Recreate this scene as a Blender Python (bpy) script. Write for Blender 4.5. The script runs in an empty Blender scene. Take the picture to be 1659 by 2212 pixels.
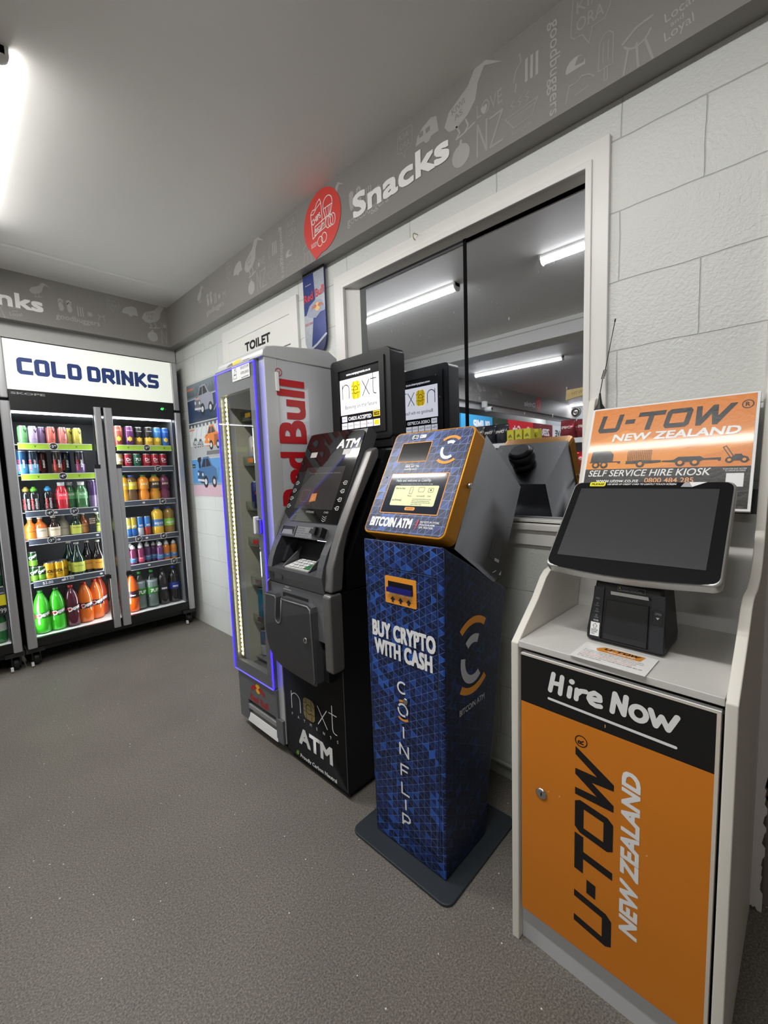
import bpy, math, random
from mathutils import Vector as V, Matrix
from mathutils.geometry import tessellate_polygon
random.seed(7)
C = bpy.context.scene.collection
PI = math.pi

# ---------------------------------------------------------------- materials
def lin(c):
    return tuple(((x/255)/12.92 if x/255 <= .04045 else ((x/255+.055)/1.055)**2.4) for x in c)
_M = {}
def mat(name, col=(200,200,200), rough=.5, metal=0., emis=0., ecol=None, spec=.5, bump=0., bscale=200., coat=0., alpha=1., vary=0., trans=0.):
    if name in _M: return _M[name]
    m = bpy.data.materials.new(name); m.use_nodes = True; nt = m.node_tree; b = nt.nodes['Principled BSDF']
    c = lin(col)
    b.inputs['Base Color'].default_value = (*c, 1); b.inputs['Roughness'].default_value = rough
    b.inputs['Metallic'].default_value = metal; b.inputs['Specular IOR Level'].default_value = spec
    b.inputs['Coat Weight'].default_value = coat; b.inputs['Coat Roughness'].default_value = .06
    b.inputs['Alpha'].default_value = alpha; b.inputs['Transmission Weight'].default_value = trans
    if emis:
        b.inputs['Emission Color'].default_value = (*lin(ecol or col), 1); b.inputs['Emission Strength'].default_value = emis
    if bump or vary:
        tc = nt.nodes.new('ShaderNodeTexCoord'); n = nt.nodes.new('ShaderNodeTexNoise')
        n.inputs['Scale'].default_value = bscale; n.inputs['Detail'].default_value = 3
        nt.links.new(tc.outputs['Object'], n.inputs['Vector'])
        if bump:
            bp = nt.nodes.new('ShaderNodeBump'); bp.inputs['Strength'].default_value = bump; bp.inputs['Distance'].default_value = .002
            nt.links.new(n.outputs['Fac'], bp.inputs['Height']); nt.links.new(bp.outputs['Normal'], b.inputs['Normal'])
        if vary:
            r = nt.nodes.new('ShaderNodeValToRGB'); r.color_ramp.elements[0].position = .3; r.color_ramp.elements[1].position = .7
            r.color_ramp.elements[0].color = (*[x*(1-vary) for x in c], 1); r.color_ramp.elements[1].color = (*[min(1, x*(1+vary)) for x in c], 1)
            nt.links.new(n.outputs['Fac'], r.inputs['Fac']); nt.links.new(r.outputs['Color'], b.inputs['Base Color'])
    _M[name] = m
    return m
def glassmat(name, tint=(255,255,255), gloss=.08, rough=.0):
    if name in _M: return _M[name]
    m = bpy.data.materials.new(name); m.use_nodes = True; nt = m.node_tree; nt.nodes.clear()
    o = nt.nodes.new('ShaderNodeOutputMaterial'); mx = nt.nodes.new('ShaderNodeMixShader')
    t = nt.nodes.new('ShaderNodeBsdfTransparent'); g = nt.nodes.new('ShaderNodeBsdfGlossy'); fr = nt.nodes.new('ShaderNodeLayerWeight'); pw = nt.nodes.new('ShaderNodeMath'); pw.operation = 'POWER'; pw.inputs[1].default_value = 5
    ad = nt.nodes.new('ShaderNodeMath'); ad.operation = 'MULTIPLY_ADD'; ad.inputs[1].default_value = .6; ad.inputs[2].default_value = gloss
    t.inputs[0].default_value = (*lin(tint), 1); g.inputs['Roughness'].default_value = rough; 
    nt.links.new(fr.outputs['Facing'], pw.inputs[0])
    nt.links.new(pw.outputs[0], ad.inputs[0]); nt.links.new(ad.outputs[0], mx.inputs[0]); nt.links.new(t.outputs[0], mx.inputs[1]); nt.links.new(g.outputs[0], mx.inputs[2])
    nt.links.new(mx.outputs[0], o.inputs[0]); _M[name] = m
    return m
def emit(name, col, s, rough=.4): return mat(name, (10,10,10) if s > 3 else col, rough, emis=s, ecol=col)

# ---------------------------------------------------------------- 2D lettering
_T = {}
def _glyphs(s, bold, spacing):
    k = (s, bold, spacing)
    if k not in _T:
        cu = bpy.data.curves.new('lettering', 'FONT'); cu.body = s; cu.size = 1; cu.offset = bold; cu.space_character = spacing
        cu.resolution_u = 3; cu.fill_mode = 'FRONT'
        o = bpy.data.objects.new('lettering', cu); C.objects.link(o)
        dg = bpy.context.evaluated_depsgraph_get(); dg.update()
        me = bpy.data.meshes.new_from_object(o.evaluated_get(dg))
        vs = [(v.co.x, v.co.y) for v in me.vertices]; fs = [tuple(p.vertices) for p in me.polygons]
        bpy.data.objects.remove(o); bpy.data.curves.remove(cu); bpy.data.meshes.remove(me)
        _T[k] = (vs, fs)
    return _T[k]
def _cap(bold): 
    vs, _ = _glyphs('H', bold, 1.); return max(v[1] for v in vs) - min(v[1] for v in vs)
def text2d(s, h, w=None, bold=0., shear=0., align='L', spacing=1., rot=0., x=0., y=0., sx=1.):
    vs, fs = _glyphs(s, bold, spacing)
    if not vs: return [], []
    k = h/_cap(bold); x0 = min(v[0] for v in vs); x1 = max(v[0] for v in vs); W = (x1-x0)*k
    fx = (w/W if w else sx)
    out = [((v[0]-x0)*k*fx, v[1]*k + bold*k) for v in vs]
    W *= fx; dx = {'L': 0, 'C': -W/2, 'R': -W}[align]
    a = math.radians(rot); ca, sa = math.cos(a), math.sin(a); res = []
    for px, py in out:
        px = px + dx + shear*py
        res.append((x + px*ca - py*sa, y + px*sa + py*ca))
    return res, fs
def arc(cx, cy, r, a0, a1, n=16, ry=None):
    ry = ry or r
    return [(cx + r*math.cos(math.radians(a0+(a1-a0)*i/n)), cy + ry*math.sin(math.radians(a0+(a1-a0)*i/n))) for i in range(n+1)]
def circ(cx, cy, r, n=24, ry=None): return arc(cx, cy, r, 0, 360, n, ry)[:-1]
def rrect(x0, y0, x1, y1, r, n=5):
    return (arc(x1-r, y0+r, r, -90, 0, n)+arc(x1-r, y1-r, r, 0, 90, n)+arc(x0+r, y1-r, r, 90, 180, n)+arc(x0+r, y0+r, r, 180, 270, n))

# ---------------------------------------------------------------- surfaces that take lettering: (x, y) -> point
def plane(o, u=(0,-1,0), v=(0,0,1), eps=.0005):
    o, u, v = V(o), V(u).normalized(), V(v).normalized(); n = u.cross(v)
    return lambda x, y, e=0.: o + u*x + v*y + n*(eps+e)
def cyl(r, z0=0., eps=.0004, cx=0., cy=0., turn=0.):
    return lambda x, y, e=0.: V((cx + (r+eps+e)*math.sin(x/r+turn), cy - (r+eps+e)*math.cos(x/r+turn), z0 + y))

# ---------------------------------------------------------------- mesh builder
class MB:
    def __init__(s): s.v = []; s.f = []; s.m = []; s.sm = []; s.mats = []
    def mi(s, m):
        if m not in s.mats: s.mats.append(m)
        return s.mats.index(m)
    def poly(s, pts, m, smooth=False):
        b = len(s.v); s.v += [V(p) for p in pts]; s.f.append(tuple(range(b, b+len(pts)))); s.m.append(s.mi(m)); s.sm.append(smooth)
        return s
    def box(s, x0, x1, y0, y1, z0, z1, m, skip=''):
        b = len(s.v); s.v += [V((x, y, z)) for x in (x0, x1) for y in (y0, y1) for z in (z0, z1)]
        for k, q in (('x', (0,1,3,2)), ('X', (4,6,7,5)), ('y', (0,4,5,1)), ('Y', (2,3,7,6)), ('z', (0,2,6,4)), ('Z', (1,5,7,3))):
            if k not in skip: s.f.append(tuple(b+i for i in q)); s.m.append(s.mi(m)); s.sm.append(False)
        return s
    def loft(s, rings, m, closed=True, cap0=True, cap1=True, smooth=False, mats=None, rings_closed=False):
        b = len(s.v); n = len(rings[0])
        for r in rings: s.v += [V(p) for p in r]
        R = len(rings)
        for i in range(R if rings_closed else R-1):
            j = (i+1) % R
            for k in range(n if closed else n-1):
                l = (k+1) % n
                s.f.append((b+i*n+k, b+i*n+l, b+j*n+l, b+j*n+k)); s.m.append(s.mi(mats[i] if mats else m)); s.sm.append(smooth)
        if cap0: s.f.append(tuple(b+k for k in reversed(range(n)))); s.m.append(s.mi(mats[0] if mats else m)); s.sm.append(False)
        if cap1: s.f.append(tuple(b+(R-1)*n+k for k in range(n))); s.m.append(s.mi(mats[-1] if mats else m)); s.sm.append(False)
        return s
    def prism(s, pts, o, u, v, depth, m, m2=None, smooth=False):
        """2D outline in the plane (o, u, v), extruded by depth against the plane's normal; m2 = sides"""
        o, u, v = V(o), V(u).normalized(), V(v).normalized(); n = u.cross(v)
        a = [o+u*x+v*y for x, y in pts]; c = [p-n*depth for p in a]; b = len(s.v); N = len(pts); s.v += a+c
        s.f.append(tuple(range(b, b+N))); s.m.append(s.mi(m)); s.sm.append(False)
        s.f.append(tuple(b+N+k for k in reversed(range(N)))); s.m.append(s.mi(m2 or m)); s.sm.append(False)
        for k in range(N):
            l = (k+1) % N; s.f.append((b+k, b+N+k, b+N+l, b+l)); s.m.append(s.mi(m2 or m)); s.sm.append(smooth)
        return s
    def frame(s, outer, inner, P, depth, m):
        """flat ring between two outlines of equal length on surface P, extruded back by depth"""
        A = [P(*q) for q in outer]; B = [P(*q) for q in inner]; A2 = [P(*q, e=-depth) for q in outer]; B2 = [P(*q, e=-depth) for q in inner]
        return s.loft([A2, A, B, B2], m, closed=True, cap0=False, cap1=False, rings_closed=False)
    def lathe(s, prof, m=None, seg=20, c=(0,0,0), axis='z', mats=None, smooth=True, caps=True):
        rings = []
        for r, z in prof:
            ring = []
            for k in range(seg):
                a = 2*PI*k/seg; x, y = r*math.cos(a), r*math.sin(a)
                p = {'z': (x, y, z), 'x': (z, x, y), 'y': (y, z, x)}[axis]; ring.append(V(p)+V(c))
            rings.append(ring)
        return s.loft(rings, m, cap0=caps, cap1=caps, smooth=smooth, mats=mats)
    def tube(s, pts, r, m, seg=8, closed=False, smooth=True):
        pts = [V(p) for p in pts]; rings = []; N = len(pts)
        up = None
        for i, p in enumerate(pts):
            d = (pts[(i+1) % N if closed else min(i+1, N-1)] - pts[(i-1) % N if closed else max(i-1, 0)]).normalized()
            if up is None: up = d.orthogonal().normalized()
            up = (up - d*up.dot(d)).normalized(); w = d.cross(up)
            rr = r[i] if isinstance(r, (list, tuple)) else r
            rings.append([p + (up*math.cos(2*PI*k/seg) + w*math.sin(2*PI*k/seg))*rr for k in range(seg)])
        return s.loft(rings, m, cap0=not closed, cap1=not closed, smooth=smooth, rings_closed=closed)
    # flat marks on a surface P
    def text(s, P, t, x, y, h, m, w=None, bold=0., e=0., **k):
        if bold and h >= .017:   # heavy weight: the same outline laid down nine times, a hair apart
            d = bold*h*1.1; al = k.get('align', 'L'); w2 = w - 2*d if w else None; x0 = x + (d if al == 'L' else 0); n = 0
            a = math.radians(k.get('rot', 0.)); ca, sa = math.cos(a), math.sin(a); x0 = x + (d*ca if al == 'L' else 0); y0 = y + (d*sa if al == 'L' else 0)
            for p, q in ((0,0),(1,1),(-1,1),(-1,-1),(1,-1),(1,0),(-1,0),(0,1),(0,-1)):
                n += 1; s.text(P, t, x0 + (p*ca-q*sa)*d, y0 + (p*sa+q*ca)*d, h - 1.2*d, m, w2, 0., e + n*2.5e-5, **k)
            return s
        vs, fs = text2d(t, h, w, bold, x=x, y=y, **k); b = len(s.v); s.v += [P(a, c, e=e) for a, c in vs]
        for f in fs: s.f.append(tuple(b+i for i in f)); s.m.append(s.mi(m)); s.sm.append(False)
        return s
    def shape(s, P, pts, m, e=0., holes=()):
        s.k = getattr(s, 'k', 0) + 1; e += (s.k % 7)*3e-5
        loops = [[V((x, y, 0)) for x, y in pts]] + [[V((x, y, 0)) for x, y in h] for h in holes]
        allp = [p for l in loops for p in l]; b = len(s.v); s.v += [P(p.x, p.y, e=e) for p in allp]
        for t in tessellate_polygon(loops):
            a, c, d = (allp[i] for i in t)
            if (c-a).cross(d-a).z < 0: t = t[::-1]
            s.f.append(tuple(b+i for i in t)); s.m.append(s.mi(m)); s.sm.append(False)
        return s
    def rect(s, P, x0, y0, x1, y1, m, e=0.): return s.shape(P, [(x0,y0),(x1,y0),(x1,y1),(x0,y1)], m, e)
    def stroke(s, P, pts, w, m, closed=False, cap='r', e=0.):
        s.k = getattr(s, 'k', 0) + 1; e += (s.k % 7)*2e-5
        pts = list(pts); n = len(pts); h = w/2
        segs = [(pts[i], pts[(i+1) % n]) for i in range(n if closed else n-1)]
        for i, (a, b) in enumerate(segs):
            dx, dy = b[0]-a[0], b[1]-a[1]; L = math.hypot(dx, dy)
            if L < 1e-9: continue
            dx, dy = dx/L*h, dy/L*h; ea = eb = 0
            if cap == 's' : ea = eb = 1
            q = [(a[0]-dx*ea+dy, a[1]-dy*ea-dx), (b[0]+dx*eb+dy, b[1]+dy*eb-dx), (b[0]+dx*eb-dy, b[1]+dy*eb+dx), (a[0]-dx*ea-dy, a[1]-dy*ea+dx)]
            s.poly([P(*p, e=e+i*4e-6) for p in q], m)
        if cap == 'r':
            for i, a in enumerate(pts): s.poly([P(*p, e=e+4e-6*i+2e-6) for p in circ(a[0], a[1], h, 10)], m)
        elif cap == 'b' :
            for i, a in enumerate(pts if closed else pts[1:-1]): s.poly([P(*p, e=e+4e-6*i+2e-6) for p in circ(a[0], a[1], h, 10)], m)
        return s
    def build(s, name, parent=None, loc=None, bevel=0., segs=2, uv=False, label=None):
        loc = V(loc) if loc is not None else (V(ORI[parent.name]) if parent else V((0,0,0)))
        me = bpy.data.meshes.new(name); me.from_pydata([p-loc for p in s.v], [], s.f)
        for m in s.mats: me.materials.append(m)
        me.polygons.foreach_set('material_index', s.m); me.polygons.foreach_set('use_smooth', s.sm)
        if uv:
            ul = me.uv_layers.new(name='map')
            for p in me.polygons:
                n = p.normal
                if abs(n.z) > .95: U, W = V((1,0,0)), V((0,1,0))
                else:
                    U = V((0,0,1)).cross(n).normalized(); W = n.cross(U)
                for li in p.loop_indices:
                    co = me.vertices[me.loops[li].vertex_index].co + loc; ul.data[li].uv = (co.dot(U), co.dot(W))
        me.update(); o = bpy.data.objects.new(name, me); C.objects.link(o)
        if parent: o.parent = parent; ORI[o.name] = loc
        else: o.location = loc; ORI[o.name] = loc
        if bevel:
            b = o.modifiers.new('Bevel', 'BEVEL'); b.width = bevel; b.segments = segs; b.limit_method = 'ANGLE'; b.angle_limit = math.radians(35)
            for p in me.polygons: p.use_smooth = True
            w = o.modifiers.new('Normals', 'WEIGHTED_NORMAL'); w.keep_sharp = False
        if label: o['label'] = label
        return o
ORI = {}
def tag(o, label=None, cat=None, group=None, kind=None):
    for k, v in (('label', label), ('category', cat), ('group', group), ('kind', kind)):
        if v: o[k] = v
    return o
def thing(name, loc, label, cat, group=None, rz=0., kind=None):
    o = bpy.data.objects.new(name, None); C.objects.link(o); o.location = loc; o.rotation_euler = (0, 0, rz); o.empty_display_size = .05
    ORI[o.name] = V(loc)
    return tag(o, label, cat, group, kind)

# common materials
WHITE = mat('white_paint', (228,229,224), .5)
BLACK = mat('black_plastic', (20,20,21), .45)
BLK = mat('black_print', (16,16,17), .5)
WPRINT = mat('white_print', (238,238,238), .5)
CHROME = mat('chrome', (205,205,205), .22, 1.)
# ================================================================ room
def nodes(name):
    m = bpy.data.materials.new(name); m.use_nodes = True
    return m, m.node_tree, m.node_tree.nodes['Principled BSDF']
def block_wall(name, axis):
    m, nt, b = nodes(name); L = nt.links.new
    tc = nt.nodes.new('ShaderNodeTexCoord'); sp = nt.nodes.new('ShaderNodeSeparateXYZ'); cb = nt.nodes.new('ShaderNodeCombineXYZ')
    L(tc.outputs['Object'], sp.inputs[0]); L(sp.outputs[axis], cb.inputs[0])
    ad = nt.nodes.new('ShaderNodeMath'); ad.inputs[1].default_value = .02; L(sp.outputs[2], ad.inputs[0]); L(ad.outputs[0], cb.inputs[1])
    nz = nt.nodes.new('ShaderNodeTexNoise'); nz.inputs['Scale'].default_value = 9; L(cb.outputs[0], nz.inputs['Vector'])
    ds = nt.nodes.new('ShaderNodeVectorMath'); ds.operation = 'MULTIPLY_ADD'; ds.inputs[1].default_value = (.008,.008,0)
    L(nz.outputs['Color'], ds.inputs[0]); L(cb.outputs[0], ds.inputs[2])
    br = nt.nodes.new('ShaderNodeTexBrick'); br.inputs['Scale'].default_value = 1; br.inputs['Brick Width'].default_value = .4; br.inputs['Row Height'].default_value = .2
    br.inputs['Mortar Size'].default_value = .002; br.inputs['Mortar Smooth'].default_value = .6; br.offset = .5; br.inputs['Color1'].default_value = br.inputs['Color2'].default_value = (1,1,1,1); br.inputs['Mortar'].default_value = (0,0,0,1)
    L(ds.outputs[0], br.inputs['Vector'])
    n2 = nt.nodes.new('ShaderNodeTexNoise'); n2.inputs['Scale'].default_value = 120; n2.inputs['Detail'].default_value = 4; L(tc.outputs['Object'], n2.inputs['Vector'])
    n3 = nt.nodes.new('ShaderNodeTexNoise'); n3.inputs['Scale'].default_value = 3; L(tc.outputs['Object'], n3.inputs['Vector'])
    ml = nt.nodes.new('ShaderNodeMath'); ml.operation = 'MULTIPLY'; L(n2.outputs['Fac'], ml.inputs[0]); L(n3.outputs['Fac'], ml.inputs[1])
    hm = nt.nodes.new('ShaderNodeMath'); hm.operation = 'MULTIPLY_ADD'; hm.inputs[1].default_value = 1.3; L(ml.outputs[0], hm.inputs[0]); L(br.outputs['Color'], hm.inputs[2])
    bp = nt.nodes.new('ShaderNodeBump'); bp.inputs['Strength'].default_value = .75; bp.inputs['Distance'].default_value = .004
    L(hm.outputs[0], bp.inputs['Height']); L(bp.outputs[0], b.inputs['Normal'])
    mx = nt.nodes.new('ShaderNodeMix'); mx.data_type = 'RGBA'; L(br.outputs['Fac'], mx.inputs['Factor'])
    mx.inputs['A'].default_value = (*lin((216,218,213)), 1); mx.inputs['B'].default_value = (*lin((196,198,192)), 1); L(mx.outputs['Result'], b.inputs['Base Color'])
    b.inputs['Roughness'].default_value = .42
    return m
def floor_mat():
    m, nt, b = nodes('speckled_vinyl'); L = nt.links.new; tc = nt.nodes.new('ShaderNodeTexCoord')
    n = nt.nodes.new('ShaderNodeTexNoise'); n.inputs['Scale'].default_value = 210; n.inputs['Detail'].default_value = 9; n.inputs['Roughness'].default_value = .82; L(tc.outputs['Object'], n.inputs['Vector'])
    r = nt.nodes.new('ShaderNodeValToRGB'); cr = r.color_ramp; cr.elements[0].position = .36; cr.elements[0].color = (*lin((68,65,61)), 1); cr.elements[1].position = .66; cr.elements[1].color = (*lin((172,166,157)), 1)
    e = cr.elements.new(.5); e.color = (*lin((117,112,105)), 1); L(n.outputs['Fac'], r.inputs['Fac'])
    n2 = nt.nodes.new('ShaderNodeTexNoise'); n2.inputs['Scale'].default_value = 2.2; n2.inputs['Detail'].default_value = 5; L(tc.outputs['Object'], n2.inputs['Vector'])
    r2 = nt.nodes.new('ShaderNodeValToRGB'); r2.color_ramp.elements[0].position = .3; r2.color_ramp.elements[0].color = (.82,.82,.82,1); r2.color_ramp.elements[1].position = .7; L(n2.outputs['Fac'], r2.inputs['Fac'])
    mx = nt.nodes.new('ShaderNodeMix'); mx.data_type = 'RGBA'; mx.blend_type = 'MULTIPLY'; mx.inputs['Factor'].default_value = 1; L(r.outputs[0], mx.inputs['A']); L(r2.outputs[0], mx.inputs['B'])
    vo = nt.nodes.new('ShaderNodeTexVoronoi'); vo.inputs['Scale'].default_value = 30; L(tc.outputs['Object'], vo.inputs['Vector'])
    lt = nt.nodes.new('ShaderNodeMath'); lt.operation = 'LESS_THAN'; lt.inputs[1].default_value = .06; L(vo.outputs['Distance'], lt.inputs[0])
    sp = nt.nodes.new('ShaderNodeSeparateColor'); L(vo.outputs['Color'], sp.inputs[0])
    l2 = nt.nodes.new('ShaderNodeMath'); l2.operation = 'LESS_THAN'; l2.inputs[1].default_value = .3; L(sp.outputs[0], l2.inputs[0])
    mu = nt.nodes.new('ShaderNodeMath'); mu.operation = 'MULTIPLY'; L(lt.outputs[0], mu.inputs[0]); L(l2.outputs[0], mu.inputs[1])
    m2 = nt.nodes.new('ShaderNodeMix'); m2.data_type = 'RGBA'; m2.inputs['B'].default_value = (.75,.75,.73,1); L(mu.outputs[0], m2.inputs['Factor']); L(mx.outputs['Result'], m2.inputs['A'])
    L(m2.outputs['Result'], b.inputs['Base Color']); b.inputs['Roughness'].default_value = .5; b.inputs['Specular IOR Level'].default_value = .35
    bp = nt.nodes.new('ShaderNodeBump'); bp.inputs['Strength'].default_value = .04; bp.inputs['Distance'].default_value = .001; L(n.outputs['Fac'], bp.inputs['Height']); L(bp.outputs[0], b.inputs['Normal'])
    return m
XL, XR, YB, YF, ZC = -7.4, 1.462, -2.7, 4.4, 2.588
def st(mb, name, label, **k): return tag(mb.build(name, **k), label, kind='structure')
BLOCK = block_wall('painted_block_y', 1); BLOCKX = block_wall('painted_block_x', 0)
CEIL = mat('ceiling_paint', (226,224,220), .5, bump=.05, bscale=60)
m = MB(); m.box(XL, 1.7, YB, YF, -.1, 0, floor_mat()); st(m, 'floor', 'speckled grey vinyl floor of the shop')
m = MB(); m.box(XL, 1.7, YB, YF, ZC, ZC+.1, CEIL)
m.poly([(XL,3.27,ZC-.0008),(1.39,3.27,ZC-.0008),(1.39,3.30,ZC-.004),(XL,3.30,ZC-.004)], CEIL).poly([(XL,3.30,ZC-.004),(1.39,3.30,ZC-.004),(1.39,3.40,ZC-.0008),(XL,3.40,ZC-.0008)], CEIL)
st(m, 'ceiling', 'smooth grey painted ceiling with a faint sheet joint')
# right wall with the window opening
Y0, Y1, Z0, Z1 = .48, 1.62, 1.03, 2.137
m = MB(); m.box(XR, 1.62, .03, Y0, 0, ZC, BLOCK).box(XR, 1.62, Y1, YF, 0, ZC, BLOCK).box(XR, 1.62, Y0, Y1, 0, Z0, BLOCK).box(XR, 1.62, Y0, Y1, Z1, ZC, BLOCK)
st(m, 'wall_right', 'white painted concrete block wall beside the machines')
m = MB(); m.box(XL, 1.62, 4.38, 4.5, 0, ZC, BLOCKX); st(m, 'wall_back', 'white painted block wall behind the drink fridges')
m = MB(); m.box(XL-.1, XL, YB, YF, 0, ZC, mat('grey_wall', (150,152,156), .6)); st(m, 'wall_left', 'grey wall at the far end of the shop')
m = MB(); m.box(XL, 1.7, YB-.1, YB, 0, ZC, BLOCKX); st(m, 'wall_rear', 'white painted block wall at the entrance end of the shop')
m = MB(); m.box(1.475, 1.7, YB, .006, 0, ZC, mat('dark_wall', (120,108,104), .6)); st(m, 'wall_entry', 'dark painted wall past the door post')
# worn door post at the right hand end of the block wall
m = MB(); POST = mat('post_paint', (214,208,205), .5, bump=.2, bscale=40)
m.box(1.44, 1.62, .006, .056, 0, ZC-.3, POST); CH = mat('chipped_wood', (84,76,70), .9)
for k in range(16):
    z = random.uniform(.05, .55); w = random.uniform(.001, .004)
    m.shape(plane((1.44, .056, 0)), [(.046-w, z), (.05, z-.01), (.0495, z+.03), (.047-w*.5, z+.02)], CH)
for k in range(5):
    y = random.uniform(.006, .04); m.shape(plane((1.44, .056, 0)), [(y, .0), (y+.012, .0), (y+.006, random.uniform(.008,.02))], CH)
st(m, 'door_2', 'worn white door post at the end of the block wall', bevel=.003)
m = MB(); m.box(1.458, XR, .06, 2.0, 0, .055, mat('base_grey', (176,178,172), .6)).tube([(1.45,.06,.062),(1.45,1.2,.062),(1.45,1.98,.06)], .008, mat('base_grey', (0,0,0)))
st(m, 'baseboard_right', 'low grey skirting with a pipe along the block wall')
# white window frame
WF = mat('window_gloss_white', (232,230,226), .35)
w = thing('window_1', (1.462, 1.05, Z0), 'white framed interior window with mirror film glass', 'window', kind='structure')
P = plane((XR-.014, 0, 0), eps=0)
m = MB(); ol = [(-1.685,.952),(-.423,.952),(-.423,2.197),(-1.685,2.197)]; il = [(-Y1,1.03),(-Y0,1.03),(-Y0,Z1),(-Y1,Z1)]
m.frame(ol, il, P, .02, WF)
m.frame([(-1.63,1.02),(-.47,1.02),(-.47,2.147),(-1.63,2.147)], [(-1.61,1.04),(-.49,1.04),(-.49,2.127),(-1.61,2.127)], plane((XR-.02,0,0), eps=0), .015, WF)
st(m, 'casing', None, parent=w, bevel=.003)
m = MB(); xg = 1.497; A = [(XR-.004,1.62,1.03),(XR-.004,.485,1.03),(XR-.004,.485,2.132),(XR-.004,1.62,2.132)]; B = [(xg,1.545,1.045),(xg,.497,1.045),(xg,.497,2.118),(xg,1.545,2.118)]
m.loft([A, B], WF, cap0=False, cap1=False); st(m, 'reveal', None, parent=w)
DKF = mat('dark_track', (58,58,60), .5)
m = MB(); Pg = plane((xg-.001, 0, 0), eps=0)
m.frame([(-1.55,1.04),(-.49,1.04),(-.49,2.125),(-1.55,2.125)], [(-1.508,1.048),(-.499,1.048),(-.499,2.102),(-1.508,2.102)], Pg, .004, DKF)
st(m, 'track', None, parent=w)
FILM = mat('mirror_film', (214,217,225), .012, 1.)
for a, b in ((1.53,.947),(.958,.485)):
    m = MB(); m.box(1.497 if a > 1 else 1.496, 1.503, b, a, 1.035, 2.13, FILM)
    r2 = random.Random(3 if a > 1 else 5)
    for k in range(26):
        y = r2.uniform(b+.04, a-.04); z = r2.uniform(1.25, 1.95); h = r2.uniform(.002, .012); wd = r2.uniform(.0006, .0018)
        m.shape(plane((m.v[0].x, 0, 0)), [(-y, z), (-y+wd, z), (-y+wd*1.4, z+h), (-y+wd*.3, z+h)], mat('film_scratch', (200,202,206), .5))
    st(m, 'pane', None, parent=w)
m = MB(); m.box(1.4935, 1.497, .945, .959, 1.045, 2.12, mat('joint_black', (8,8,9), .8, spec=.1)); st(m, 'joint_strip', None, parent=w)
m = MB(); m.box(XR-.02, XR+.03, .49, 1.61, 1.03, 1.047, WF).box(XR-.028, XR, .43, 1.68, 1.008, 1.03, WF); st(m, 'sill', None, parent=w, bevel=.003)
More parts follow.
